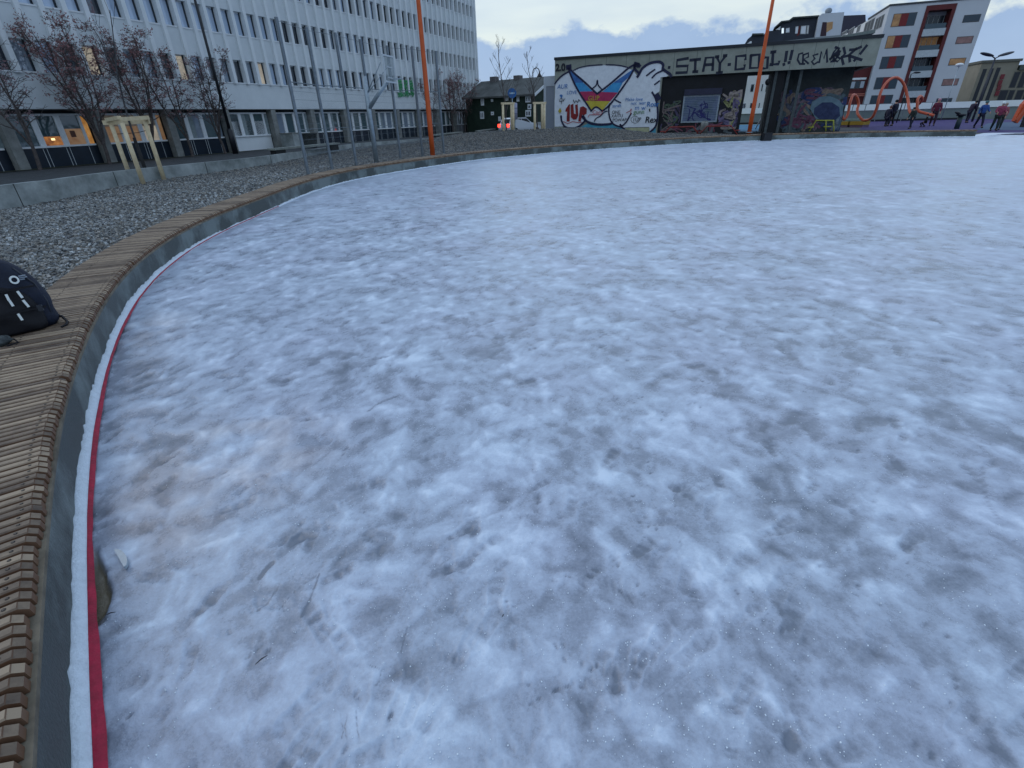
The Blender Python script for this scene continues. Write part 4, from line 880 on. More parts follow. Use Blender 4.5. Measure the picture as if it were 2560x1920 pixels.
zz=top_at(337,344,tb); m=MB(); m.tube([tb-Vector((0,0,.1)),tb+Vector((0,0,.6)),Vector((tb.x,tb.y,zz))],[.075,.07,.06],12); m.build('trunk_guard',mat('black_rubber',(.008,.009,.01)),sap)
def gm(px,py,y):
    p=at_y(px,py,y); return p
def far_stake(x0,x1,yb,yt,label,lab2,ttop,seed,tx):
    a=gm(x0,yb,40.5); b_=gm(x1,yb-1,41.0); r_=thing('tree_stakes',(a+b_)/2,label,'tree stakes','timber tree stakes')
    za=top_at(x0-2 if x0<1350 else x0,yt,a)
    for p in (a,b_,(a+b_)/2+Vector((.25,1.0,0))):
        MB().tube([p-Vector((0,0,.5)),Vector((p.x,p.y,za))],[.085,.085],8).build('post',wood,r_)
    v=(b_-a); v.z=0; v.normalize(); A=Vector((a.x,a.y,za+.06))-v*.12; B=Vector((b_.x,b_.y,za+.06))+v*.12
    obox(MB(),A,B,.13).build('cross_board',wood,r_)
    c=(a+b_)/2+Vector((-.15,.35,0)); t_=tree('poplar_tree',c,top_at(tx,ttop,c)-c.z,lab2,'bare young poplars beyond the gravel mound',seed,stems=1,r0=.055,first=.15,bushy=1.5,leaf=0,upr=1.0,maxd=2,bk=bark,short=.42)
far_stake(1259,1284,324,261,'pale timber tree stakes in front of the white car','taller bare young tree rising above the green house roof',85,31,1270)
far_stake(1337,1361,320,260,'pale timber tree stakes left of the white shed','slimmer bare young tree beside the arched lamp and white shed',125,33,1347)
# ================= MASTS, LAMPS, FENCE ==================================
orange=mat('orange_paint',(.52,.085,.015),.45,.08,3)
for (bx,by,zb,r0,r1,lab) in [(1082,390,.33,.115,.065,'tall orange mast left of centre, by the fence'),(1873,331,.35,.15,.09,'tall orange mast in front of the graffiti pavilion')]:
    p=g(bx,by,zb); r_=thing('orange_mast',p,lab,'mast','tall orange masts around the rink')
    MB().tube([p-Vector((0,0,.2)),p+Vector((0,0,1.5)),p+Vector((0,0,6)),p+Vector((0,0,14))],[r0,r0,(r0+r1)/2,r1],14).build('mast_tube',orange,r_)
    MB().tube([p-Vector((0,0,.02)),p+Vector((0,0,.03))],[r0*1.7]*2,14).build('base_plate',mat('galvanised',(.30,.36,.40),.4,.12,8,metal=.55),r_)
galv=mat('galvanised',(.30,.36,.40)); galv2=mat('dull_zinc',(.16,.19,.215),.5,.12,8,metal=.3); blk=mat('black_pole',(.006,.008,.012),.4,0)
p=gN(588,379,3.2); r_=thing('lamp_post',p,'black lamp post on the path whose head is above the picture','lamp post')
MB().tube([p-Vector((0,0,.1)),p+Vector((0,0,1.35)),p+Vector((0,0,1.42))],[.17,.17,.10],12).build('base_sleeve',blk,r_)
MB().tube([p+Vector((0,0,1.4)),p+Vector((0,0,5)),p+Vector((0,0,9.5))],[.095,.08,.06],10).build('pole',blk,r_)
MB().sphere(p+Vector((.3,-.2,9.45)),(.3,.3,.16)).tube([p+Vector((0,0,9.45)),p+Vector((.3,-.2,9.6))],.03,6).build('lamp_head',blk,r_)
def arch_lamp(bx,by,tx,ty,zb,lab,dirv,s=1):
    p=g(bx,by,zb); zt=top_at(tx,ty,p); r_=thing('street_lamp',p,lab,'street lamp','arched black street lamps')
    d=Vector(dirv).normalized(); R0=.38*s; c=Vector((p.x,p.y,zt-R0))+d*R0
    arc=[p-Vector((0,0,.2)),p+Vector((0,0,1.2))]+[c+(-d*math.cos(R(a))+Vector((0,0,1))*math.sin(R(a)))*R0 for a in range(0,181,20)]+[c+d*R0-Vector((0,0,.12))]
    MB().tube(arc,[.11*s,.08*s]+[.05*s]*(len(arc)-2),8).build('pole',blk,r_)
    e=arc[-1]; MB().lathe(e-Vector((0,0,.42*s)),[(.30*s,0),(.27*s,.10*s),(.14*s,.28*s),(.06*s,.45*s)],14).build('lamp_shade',blk,r_)
arch_lamp(1141,330,1131,109,.25,'arched black street lamp at the far end of the office block',(1,-.1,0))
arch_lamp(1333,321,1335,170,.2,'arched black street lamp in front of the green house gable',(1,-.1,0),1.25)
fr_=thing('sports_fence',(-5,23,.3),'galvanised post and wire ball fence behind the bench beside the basketball hoop','fence')
fps=[]; wire=mat('wire',(.16,.20,.23),.5,0,metal=.3)
for t_,b_ in zip([(175,165),(440,235),(670,290),(880,345),(1110,380),(1340,405),(1545,430)],[(455,1520),(660,1470),(870,1440),(1050,1405),(1250,1370),(1440,1355),(1625,1330)]):
    q=g(640+b_[0]*.2893,b_[1]*.2893,.30); fps.append(q); MB().fbox(Fr(q.xy,40),-.04,.04,-.04,.04,.0,4.7).build('post',galv2,fr_)
for i in range(6):
    a,b_=fps[i],fps[i+1]; m=MB()
    for k in range(12): zz=.45+k*.235; m.tube([Vector((a.x,a.y,zz)),Vector((b_.x,b_.y,zz))],.004,3,cap=False)
    for k in range(1,24): c=a.lerp(b_,k/24); m.tube([Vector((c.x,c.y,.42)),Vector((c.x,c.y,3.05))],.0016,3,cap=False)
    MB().tube([Vector((a.x,a.y,4.62)),Vector((b_.x,b_.y,4.62))],.007,4,cap=False).build('top_cable',wire,fr_)
    for zz,rr2 in ((3.05,.012),(1.7,.010),(.95,.008)): m.tube([Vector((a.x,a.y,zz)),Vector((b_.x,b_.y,zz))],rr2,4,cap=False)
    m.build('wire_panel',wire,fr_)
# basketball hoop: mast with an arm reaching over the ice
p=g(942,409,.30); bk_=thing('basketball_hoop',p,'grey basketball hoop on a forked steel post beside the ball fence','basketball hoop')
zt=top_at(911,190,p); dv=Vector((.93,-.36,0)).normalized(); side=Vector((dv.y,-dv.x,0))
MB().tube([p-Vector((0,0,.2)),p+Vector((0,0,1.9)),Vector((p.x,p.y,zt))],[.10,.10,.085],8,smooth=True).build('post',galv,bk_)
a=Vector((p.x,p.y,top_at(930,272,p))); b_=a+dv*1.05; b_.z=top_at(981,203,b_)
MB().tube([a,a.lerp(b_,.5)+Vector((0,0,.03)),b_],[.085,.075,.06],8).build('arm',galv,bk_)
FBk=Fr((b_+dv*.12).xy,12.0); zb=b_.z-.06
m=MB(); 
for z0,z1 in ((zb,zb+.05),(zb+.85,zb+.9)): m.fbox(FBk,-.5,.5,-.025,.025,z0,z1)
for s0 in (-.5,.45): m.fbox(FBk,s0,s0+.05,-.025,.025,zb+.051,zb+.849)
m.fbox(FBk,-.25,.25,-.02,.02,zb+.15,zb+.18); m.fbox(FBk,-.25,.25,-.02,.02,zb+.5,zb+.53); m.build('backboard_frame',mat('pale_steel',(.45,.50,.53),.5,0),bk_)
m=MB()
for k in range(9): s0=-.43+k*.1; m.fbox(FBk,s0,s0+.018,-.01,.01,zb+.052,zb+.848)
m.build('backboard_grille',galv,bk_)
c=b_+dv*.42; c.z=zb+.12; MB().tube([c+Vector((math.cos(R(q))*.225,math.sin(R(q))*.225,0)) for q in range(0,361,20)],.014,6).build('ring',galv,bk_)
for k in (-.3,.35): MB().tube([Vector((a.x,a.y,a.z+.5)),b_+side*k+Vector((0,0,.6))],.018,5).build('brace',galv,bk_)
# slab benches, planter, bin along the path
for i,(x0,y0,x1,y1,lab) in enumerate([(688,385,850,368,'longest pale slab bench on the path left of the hoop'),(1090,345,1156,337,'short pale slab bench on the path right of the orange mast'),(1199,334,1238,328,'farthest slab bench near the green house')]):
    a=g(x0,y0,.42); b_=g(x1,y1,.42); c=(a+b_)/2; az_=math.degrees(math.atan2((b_-a).x,(b_-a).y)); Fb=Fr(c.xy,az_); hl=(b_-a).length/2
    r_=thing('slab_bench',(c.x,c.y,.3),lab,'bench','slab benches along the path')
    MB().fbox(Fb,-hl,hl,-.45,.05,.60,.70).build('seat',mat('pale_slab',(.20,.22,.20),.7,.2,2),r_)
    for s0 in (-hl*.96,hl*.70): MB().fbox(Fb,s0,s0+hl*.26,-.40,-.02,.25,.599).build('foot',mat('dark_foot',(.012,.014,.015),.7,0),r_)
p=g(779,372,.3); r_=thing('planter',(p.x,p.y,.25),'dark bucket-shaped planter standing by the office entrance','planter'); FO2=p
MB().lathe((p.x,p.y,.2),[(.38,0),(.45,.5),(.52,1.0),(.56,1.02),(.55,1.08),(.48,1.08)],16).build('pot',mat('dark_pot',(.03,.035,.033),.7,.2),r_)
c=FO.w(FO.px(728,350,1.2)[0],1.2,.2); MB_=thing('utility_box',c,'grey concrete utility box beside the office column left of the planter','utility box')
MB().box(c+Vector((0,0,.5)),(1.2,.8,1.0),R(-22)).build('box_body',cw,MB_); MB().box(c+Vector((0,0,1.03)),(1.3,.9,.06),R(-22)).build('lid',colm,MB_)
p=g(1040,337,.2); r_=thing('ticket_machine',p,'slim dark ticket machine with a tilted white panel on the path','ticket machine')
MB().box(p+Vector((0,0,.75)),(.42,.36,1.5),.3).build('body',mat('dark_cabinet',(.02,.022,.028),.5,.1),r_)
MB().tube([p+Vector((0,0,1.5)),p+Vector((0,0,2.0))],.05,8).build('stalk',galv,r_)
MB().box(p+Vector((-.1,0,2.1)),M=Matrix.Rotation(R(28),4,'Y'),sz=(.75,.5,.08)).build('panel',mat('white_panel',(.7,.75,.78),.4,0),r_)
# ================= BACKPACK =============================================
pb=g(66,834,.388); vd=Vector((pb.x,pb.y)).normalized(); azp=math.degrees(math.atan2(vd.x,vd.y))+90; FBp=Fr(pb.xy,azp)
zt=top_at(2,646,(pb.xy+vd*.10)); hb=zt-.388
bp_=thing('backpack',(FBp.w(0,-.12,.388)),'navy and black backpack with a white ring logo standing on the timber bench','backpack')
def bag(m,hw,dp,z0,z1,nc,sc=0,tp=.55,shift=0,ex=2.6,seg=36,rows=18):
    k0=len(m.v)
    for i in range(rows+1):
        f=i/rows; zz=z0+(z1-z0)*f
        rb=min(1,(1-(1-min(1,f/.12))**2)**.5*.12+.88) if f<.12 else 1
        rt=1 if f<.30 else max(.0,1-((f-.30)/.70)**2.0)**tp
        w=max(.02,rb*rt); 
        for k in range(seg):
            a=2*math.pi*k/seg; c,s_=math.cos(a),math.sin(a); x=math.copysign(abs(c)**(2/ex),c)*hw*w; y=math.copysign(abs(s_)**(2/ex),s_)*dp*(w*.75+.25*rb)
            x+=.014*noise.noise((x*9,zz*9,sc)); y+=.022*noise.noise((x*11,zz*8,sc+5))+.008*noise.noise((x*26,zz*18,sc+5))
            m.v.append(tuple(FBp.w(x+shift,nc+y,zz)))
    for i in range(rows):
        for k in range(seg): m.f.append((k0+i*seg+k,k0+i*seg+(k+1)%seg,k0+(i+1)*seg+(k+1)%seg,k0+(i+1)*seg+k)); m.sm.append(True)
    m.f+=[tuple(k0+k for k in range(seg)),tuple(k0+rows*seg+k for k in range(seg))]; m.sm+=[True]*2
    return m
nav=mat('navy_nylon',(.006,.011,.028),.6,.15,60,.3,300); blkn=mat('black_nylon',(.003,.003,.006),.6,.1,60,.3,300)
bag(MB(),.26,.13,.388,zt+.02,-.16,0,.62).build('main_body',nav,bp_)
bag(MB(),.20,.05,.395,.388+hb*.66,-.045,3,.6,-.03).build('front_pocket',blkn,bp_)
FF=Fr((FBp.w(0,.01,0)).xy,azp)
rf=mat('reflective',(.80,.86,.84),.4,0,emit=0)
c0=FF.px(36,700,-.03); m=MB(); 
m.stroke(FF,[(c0[0]+.024*math.cos(q*math.pi/12),c0[1]+.027*math.sin(q*math.pi/12)) for q in range(24)],.012,-.045,-.030,closed=True); m.build('ring_logo',rf,bp_)
m=MB(); 
for dz,l in ((.018,.045),(.004,.05),(-.010,.03)): m.fbox(FF,c0[0]+.034,c0[0]+.034+l,-.05,-.034,c0[1]+dz,c0[1]+dz+.007)
m.build('logo_text',mat('dim_print',(.25,.30,.36),.5,0),bp_)
for (x,y,x2,y2) in [(45,730,55,743),(59,752,71,766),(16,738,22,750),(24,752,32,764),(46,786,55,799)]:
    a=FF.px(x,y,.012); b_=FF.px(x2,y2,.012); m=MB(); m.stroke(FF,[a,b_],.017,-.0,.016); m.build('reflective_tab',rf,bp_)
MB().tube([FBp.w(-.06,-.2,zt-.04),FBp.w(-.05,-.22,zt+.03),FBp.w(.03,-.22,zt+.035),FBp.w(.05,-.2,zt-.05)],.011,6).build('grab_handle',blkn,bp_)
m=MB()
for k_ in (-1,1): m.tube([FBp.w(.205*k_*1.0-.03*0,-.075,.42),FBp.w(.225*k_,-.07,.388+hb*.35),FBp.w(.20*k_,-.075,.388+hb*.62),FBp.w(.12*k_,-.09,.388+hb*.86)],.006,6)
m.build('zip_piping',mat('zip_grey',(.03,.035,.045),.4,0),bp_)
m=MB(); m.fbox(FF,-.20,.20,-.012,.004,.388+hb*.30,.388+hb*.325); m.fbox(FF,-.19,.19,-.02,-.004,.388+hb*.60,.388+hb*.625); m.build('webbing_strap',blkn,bp_)
MB().box(FBp.w(.16,.012,.388+hb*.31),(.035,.02,.05),R(30)).build('buckle',mat('zip_grey',(.03,.035,.045)),bp_)
MB().tube([FBp.w(.245,-.16,.45),FBp.w(.275,-.13,.43),FBp.w(.29,-.06,.395),FBp.w(.27,.02,.393),FBp.w(.23,.06,.392)],[.012,.012,.011,.010,.009],6).build('loose_strap',blkn,bp_)
c=g(12,858,.40); pc_=thing('pouch',(c.x,c.y,.388),'small crumpled dark patterned pouch at the left edge, in front of the backpack','pouch')
m=MB(); m.sphere((c.x-.03,c.y,.425),(.085,.06,.04),20,12); m.v=[tuple(Vector(v)+Vector((1,1,1))*.022*noise.noise(Vector(v)*22)) for v in m.v]
m.build('bag',mat('camo_cloth',(.010,.013,.016),.7,.0,28,.3,100,col2=(.09,.11,.11)),pc_); MB().tube([c+Vector((-.02,.02,.05)),c+Vector((.05,.04,.015)),c+Vector((.09,.02,-.003)),c+Vector((.06,-.05,-.003))],.006,6).build('cord',blkn,pc_)
# ================= BACKGROUND BUILDINGS =================================
def find_az(p0,A,B,lo,hi):     # azimuth of a wall through p0 on which both pixels lie at one height
    f=lambda a:(lambda F:F.px(*A)[1]-F.px(*B)[1])(Fr(p0,a))
    for _ in range(50):
        mid=(lo+hi)/2
        if f(lo)*f(mid)<=0: hi=mid
        else: lo=mid
    return (lo+hi)/2
kz=lambda x,y:(2080+x*.217,y*.217)
# ---- apartment block
ap=at_y(2400,259,76).xy; aza=111.5; FA=Fr(ap,aza)
AX=lambda x,y,n=0:FA.px(*kz(x,y),n)
apt=thing('apartment_building',(FA.w(0,-8,.1)),'pale grey apartment block with a red-framed column of balconies at the right','building')
rend=mat('blue_grey_render',(.46,.49,.53),.8,0,.3,.1,20,col2=(.52,.55,.585)); rend2=mat('side_render',(.58,.60,.61),.8,0,.3,.1,20,col2=(.66,.68,.69))  # side coat paler than the front: its brighter skylight put into the colour
red=mat('dark_red_panel',(.095,.010,.012),.6,.15,1.5); ochre=mat('lit_ochre',(.16,.09,.045),.5,.3,2,emit=.25,col2=(.28,.17,.08))
xl=AX(650,50)[0]; xl2=AX(400,1150)[0]; xr=AX(1825,12)[0]; zt=AX(1200,25)[1]; sl_=(xl+xl2)/2
f0=AX(1062,62); f1=AX(1415,45); fl_=(f0[0]+AX(800,1150)[0])/2; frr=(f1[0]+AX(1108,1180)[0])/2; ft=(f0[1]+f1[1])/2
w=MB(); w.fbox(FA,sl_,fl_-.001,-12,0,.0,zt); w.fbox(FA,frr+.001,xr,-12,0,.0,zt); w.fbox(FA,fl_,frr,-12,0,ft,zt); w.fbox(FA,fl_,frr,-12,-1.9,.0,ft-.001); w.build('wall',rend,apt)
m=MB(); 
for a,b_ in ((fl_,fl_+.38),(frr-.38,frr)): m.fbox(FA,a,b_,-1.89,.06,.0,ft)
m.fbox(FA,fl_+.381,frr-.381,-1.89,.06,ft-.55,ft); m.build('balcony_frame',red,apt)
MB().fbox(FA,sl_-.1,xr+.1,-12.1,.1,zt+.002,zt+.2).build('roof',mat('roof_felt',(.06,.065,.07)),apt)
gl_d=glassmat('balcony_glass',(.02,.04,.06),1.5,.15)
zs_=[AX(1230,y)[1] for y in (125,325,395)]; FLH=(AX(1160,325)[1]-AX(1060,820)[1])/2
z_s=[AX(*q)[1] for q in ((1160,330),(1100,582),(1030,822),(980,1047))]; dz_=(z_s[0]-z_s[3])/3
for i in range(5):
    zc=z_s[0]-dz_*i
    if zc<.3: break
    bal=MB().fbox(FA,fl_+.382,frr-.382,-1.7,.03,zc-.78,zc).build('balcony',mat('white_balcony',(.42,.47,.50),.6,.08),apt)
    MB().fbox(FA,fl_+.5,frr-.5,-.06,-.02,zc+.01,zc+.55).build('glass_rail',mat('rail_glass',(.05,.08,.10),.1,0),bal)
    m=MB()
    for k in range(5): a=fl_+.45+k*(frr-fl_-.95)/4; m.fbox(FA,a,a+.05,-1.85,-1.80,zc+.002,zc+dz_-.80)
    m.build('screen_posts',frm,bal)
    MB().fbox(FA,fl_+.39,frr-.39,-1.88,-1.86,zc+.002,zc+dz_-.80).build('glazing',ochre if i==1 else gl_d,bal)
# windows left of the balconies
cxs=AX(828,228); 
for i,(x0,y0,x1,y1) in enumerate([(715,165,930,290),(652,420,858,540),(592,662,805,775),(530,905,740,1008),(480,1130,680,1195)]):
    a=AX((x0+x1)/2-105,(y0+y1)/2); b_=AX((x0+x1)/2+100,(y0+y1)/2); zc=AX((x0+x1)/2,(y0+y1)/2)[1]; L_=cxs[0]-1.25; wd=2.5/3
    wo=MB().fbox(FA,L_-.06,L_+2.56,-.02,.015,zc-.72,zc+.72).build('window',mat('window_frame_dark',(.06,.06,.065),.5,0),apt)
    MB().fbox(FA,L_,L_+wd-.03,.016,.022,zc-.66,zc+.66).build('pane',ochre if i in(0,1) else gl_d,wo)
    MB().fbox(FA,L_+wd,L_+2*wd-.03,.016,.03,zc-.66,zc+.66).build('red_panel',mat('red_panel',(.17,.010,.012),.5,.1),wo)
    MB().fbox(FA,L_+2*wd,L_+3*wd,.016,.022,zc-.66,zc+.66).build('pane',gl_d,wo)
for i,(cx_,cy_) in enumerate([(1612,212),(1545,460),(1475,708),(1402,945),(1340,1168)]):
    zc=AX(cx_,cy_)[1]; s0=AX(1612,212)[0]-.85
    wo=MB().fbox(FA,s0-.06,s0+1.70,-.02,.015,zc-.40,zc+.40).build('window',mat('window_frame_dark',(.06,.06,.065)),apt)
    MB().fbox(FA,s0,s0+1.64,.016,.022,zc-.34,zc+.34).build('pane',[gl_d,mat('lit_pink',(.16,.10,.10),.5,.2,2,emit=.15),ochre,mat('lit_pink',(.22,.12,.11)),gl_d][i],wo)
# side wing going back from the left corner
FS=Fr(FA.w(sl_,0,0).xy,aza-90.)
if FS.n.x>0: FS.n=-FS.n
sg=-1 if FS.d.y<0 else 1
SX=lambda x,y:FS.px(*kz(x,y))
far_s=SX(100,395)[0]; zw=SX(640,50)[1]
side=MB(); e_=sg*34.; lo_,hi_=min(0,e_),max(0,e_)
side.fbox(FS,lo_,hi_,-10.0,-.004,.0,zt-.01) if False else side.fbox(FS,lo_ if sg<0 else .01,hi_ if sg>0 else -.01,-.6,-.004,.0,zt-.02)
side.build('side_wall',rend2,apt)
for (x0,y0,x1,y1) in [(500,195,585,330),(380,240,475,360),(290,295,325,370),(190,330,250,400),(115,360,170,400),(470,440,530,470)]:
    a=SX(x0,(y0+y1)/2)[0]; b_=SX(x1,(y0+y1)/2)[0]; zc0=SX((x0+x1)/2,y1)[1]; zc1=SX((x0+x1)/2,y0)[1]; a,b_=min(a,b_),max(a,b_)
    0 and print('FS az',math.degrees(math.atan2(FS.d.x,FS.d.y)),'e',e_,'WING',round(a,1),round(b_,1),round(zc0,1),round(zc1,1))
    wo=MB().fbox(FS,a,b_,-.003,.03,zc0,zc1).build('window',mat('window_frame_pale',(.35,.38,.40),.5,0),apt)
    k=3 if (b_-a)>2 else 1; wd=(b_-a)/k
    for j in range(k): MB().fbox(FS,a+j*wd+.12,a+(j+1)*wd-.10,.031,.04,zc0+.08,zc1-.08).build('pane',mat('matt_dark_pane',(.03,.035,.04),.6,0),wo)
# red annex under the pavilion eaves
ax0=at_y(2100,250,82).xy; FX=Fr(ax0,aza); XX=lambda x,y:FX.px(*kz(x,y))
ann=thing('red_annex',FX.w(XX(250,1000)[0],-3,.1),'dark red annex with a window strip glimpsed under the right end of the pavilion roof','building')
a0=XX(100,1000)[0]; a1=XX(412,1000)[0]; zt_=XX(250,700)[1]
MB().fbox(FX,a0-1,a1,-6,0,.0,zt_).build('wall',red,ann)
MB().fbox(FX,XX(140,912)[0],XX(392,912)[0],.001,.12,XX(260,922)[1],XX(260,898)[1]).build('white_band',sill,ann)
q=[XX(150,1025),XX(385,930)]
wo=MB().fbox(FX,q[0][0],q[1][0],.001,.05,q[0][1],q[1][1]).build('window',mat('window_frame_dark',(.06,.06,.065)),ann)
for j in range(4): 
    wd=(q[1][0]-q[0][0])/4; MB().fbox(FX,q[0][0]+j*wd+.06,q[0][0]+(j+1)*wd-.06,.051,.06,q[0][1]+.06,q[1][1]-.06).build('pane',gls[1] if j%2 else gl_d,wo)
for y in (1085,1105): MB().fbox(FX,XX(145,y)[0],XX(370,y)[0],.2,.3,XX(250,y+6)[1],XX(250,y-6)[1]).build('handrail',mat('salmon_rail',(.45,.14,.10),.5,0),ann)
# ---- dark stepped penthouse, white tower and grey terrace behind the pavilion roof
dp=at_y(1980,80,82).xy; FD=Fr(dp,112.3); c9=lambda pts,n=0:[FD.px(1840+x*.16275,y*.16275,n) for x,y in pts]
pent=thing('penthouse_block',FD.w(0,-4,.1),'dark stepped penthouse with lit windows rising behind the pavilion roof','building')
dkb=mat('charcoal_cladding',(.020,.028,.045),.6,.2,.6); MB().fpoly(FD,c9([(120,770),(125,690),(180,600),(245,545),(420,540),(470,478),(640,466),(690,350),(820,335),(880,290),(1270,262),(1225,650),(1225,900),(120,900)]),-9,0).build('wall',dkb,pent)
rf_=mat('roof_dark_edge',(.035,.045,.045),.6,.1)
for P in ([(240,548),(425,542),(425,515),(250,520)],[(590,440),(700,350),(820,336),(880,290),(1275,265),(1275,240),(870,268),(810,315),(690,330),(585,425)]): MB().fpoly(FD,c9(P),-9.2,.5).build('roof_edge',rf_,pent)
for P,mm in (([(700,430),(738,425),(735,515),(697,520)],mat('bright_window',(.75,.85,.9),.4,0,emit=.7)),([(765,435),(825,425),(822,500),(762,505)],gls[2]),([(915,410),(960,400),(950,520),(905,520)],gls[2]),([(1000,400),(1085,390),(1070,525),(985,525)],gls[2]),([(1095,390),(1125,388),(1110,520),(1080,522)],gls[1]),([(600,460),(660,420),(690,400),(680,462)],gls[2]),([(210,640),(235,630),(230,690),(205,690)],mat('bright_window',(.75,.85,.9)))):
    wo=MB().fpoly(FD,c9(P),.001,.03).build('window',mat('window_frame_pale',(.35,.38,.40)),pent); cx=sum(p[0] for p in P)/4; cy=sum(p[1] for p in P)/4
    MB().fpoly(FD,c9([(cx+(p[0]-cx)*.8,cy+(p[1]-cy)*.85) for p in P]),.031,.045).build('pane',mm,wo)
MB().fpoly(FD,c9([(965,400),(990,400),(975,530),(930,560),(945,500)]),.001,.04).build('red_screen',red,pent)
twr=thing('stair_tower',FD.w(12,0,.1),'white stair tower with a round roof ventilator beside the penthouse','building')
FT=Fr(FD.w(0,1.2,0).xy,112.3); t9=lambda pts:[FT.px(1840+x*.16275,y*.16275) for x,y in pts]
MB().fpoly(FT,t9([(1275,250),(1325,208),(1665,185),(1600,560),(1585,900),(1190,900),(1215,570)]),-6,0).build('wall',mat('white_render',(.45,.49,.54),.7,0,.4,col2=(.52,.56,.61)),twr)
MB().fpoly(FT,t9([(1330,340),(1395,340),(1385,550),(1290,560)]),.001,.03).build('dark_opening',mat('dark_plum',(.04,.02,.03),.7,.1),twr)
MB().fpoly(FT,t9([(1397,345),(1490,332),(1480,440),(1387,500)]),.001,.03).build('wood_panel',mat('lit_wood',(.26,.15,.07),.6,.2,2,emit=.12,col2=(.34,.22,.11)),twr)
q=t9([(1440,150),(1440,205),(1385,150)]); rr_v=abs(q[0][0]-q[2][0]); c=FT.w(q[0][0],-1,q[0][1])
MB().sphere(c,(rr_v,rr_v,rr_v*.85),16,10).lathe(c-Vector((0,0,rr_v*2.3)),[(rr_v*.75,0),(rr_v*.75,rr_v*1.6)],14).build('ventilator',mat('grey_vent',(.20,.23,.26),.5,.1),twr)
FW=Fr(at_y(2000,100,125).xy,112.3)
MB().fpoly(FW,[FW.px(1840+x*.16275,y*.16275) for x,y in [(1640,240),(1990,225),(2010,800),(1600,800)]],-4,0).build('rear_roof',mat('plum_roof',(.035,.035,.06),.6,.1),twr)
FTc=Fr(FH.w(0,-9.5,0).xy,112.3); y9=lambda pts:[FTc.px(1840+x*.16275,y*.16275) for x,y in pts]
ter=thing('terrace_wall',FTc.w(18,0,.1),'blue-grey concrete terrace parapet running just above the pavilion roof','wall')
MB().fpoly(FTc,y9([(215,690),(700,635),(1210,575),(1610,535),(1615,580),(2060,535),(2090,485),(2100,900),(100,900),(190,730)]),-3,0).build('parapet',mat('terrace_concrete',(.20,.235,.25),.8,0,.5,.1,20,col2=(.26,.30,.32)),ter)
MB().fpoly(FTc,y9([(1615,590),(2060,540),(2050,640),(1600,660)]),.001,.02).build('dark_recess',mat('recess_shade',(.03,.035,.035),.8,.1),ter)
MB().fpoly(FTc,y9([(1600,572),(2095,478),(2085,535),(1605,600)]),.021,1.2).build('canopy_edge',mat('canopy',(.16,.19,.18),.8,.1),ter)
MB().fpoly(FTc,y9([(130,700),(235,640),(240,660),(180,735)]),.001,.5).build('pale_flashing',sill,ter)
pr=at_y(1800,125,95).xy; FP_=Fr(pr,112.3); p4=lambda pts:[FP_.px(1600+x*.2351,60+y*.2351) for x,y in pts]
lr=thing('low_white_building',FP_.w(0,-3,.1),'low white building whose flat roof just shows over the pavilion','building')
MB().fpoly(FP_,p4([(790,500),(795,275),(820,252),(1032,240),(1030,500)]),-8,0).build('wall',mat('white_render',(.45,.49,.54)),lr)
m=MB(); a,b_=p4([(570,300),(800,280)]); m.stroke(FP_,[a,b_],.12,-2,-1.9)
for k in range(9): q=a[0]+(b_[0]-a[0])*k/8; m.fbox(FP_,q,q+.07,-2,-1.9,a[1]-1.2,a[1]+(b_[1]-a[1])*k/8)
m.build('roof_railing',frm,lr)
# white building seen through the opening
wp=at_y(1890,250,84).xy; FV=Fr(wp,112.3); VX=lambda x,y:FV.px(1880+x*.11754,180+y*.11754)
wb=thing('white_building',FV.w(0,-4,.1),'pale building with rows of windows seen through the opening in the pavilion','building')
MB().fbox(FV,VX(-260,300)[0],VX(430,300)[0],-8,0,.0,VX(150,-60)[1]).build('wall',rend2,wb)
for (x0,y0,x1,y1) in [(-200,250,-110,440),(-50,250,60,430),(180,245,250,420),(270,240,350,430),(-230,660,-120,790),(-60,650,40,790),(120,650,180,790)]:
    a=VX(x0,y1); b_=VX(x1,y0); wo=MB().fbox(FV,a[0],b_[0],.001,.03,a[1],b_[1]).build('window',frm,wb); MB().fbox(FV,a[0]+.05,b_[0]-.05,.031,.04,a[1]+.06,b_[1]-.06).build('pane',gls[0],wo)
# ---- beige building on the far right
bpz=at_y(2500,255,92).xy; azb=find_az(bpz,(2449,160.6),(2505,153),60,150); FB=Fr(bpz,112); BX=lambda x,y:FB.px(*kz(x,y))
bei=thing('beige_building',FB.w(0,-6,.1),'beige stone building with tall slit windows at the right edge','building')
bm_=mat('beige_stone',(.21,.195,.15),.85,0,.4,.15,20,col2=(.28,.26,.205)); zt1=BX(1820,722)[1]; zt2=BX(2212,690)[1]
MB().fbox(FB,BX(1650,950)[0],BX(1985,950)[0]+1.0,-14,0,.0,zt1).fbox(FB,BX(1985,950)[0]+1.001,BX(1985,950)[0]+34,-14,.0,.0,zt1-1.2).build('wall',bm_,bei)
MB().fbox(FB,BX(1650,950)[0]-.2,BX(1985,950)[0]+1.2,-14.2,.2,zt1+.001,zt1+.35).build('cornice',mat('beige_trim',(.12,.12,.10),.8,.1),bei)
MB().fbox(FB,BX(1985,950)[0]+1.21,BX(1985,950)[0]+34,-14.2,.3,zt1-1.199,zt1-.5).build('roof',mat('green_grey_roof',(.07,.09,.08),.7,.2),bei)
for x0,x1,y0,y1 in [(1722,1756,795,1130),(1798,1832,790,1125),(1873,1907,780,1120)]:
    xm=(x0+x1)/2; s0=BX(xm-30,950)[0]; MB().fbox(FB,s0-.26,s0+.26,.001,.02,1.2,BX(xm,y0)[1]).build('slit_window',mat('slit_glass',(.015,.02,.03),.3,0),bei)
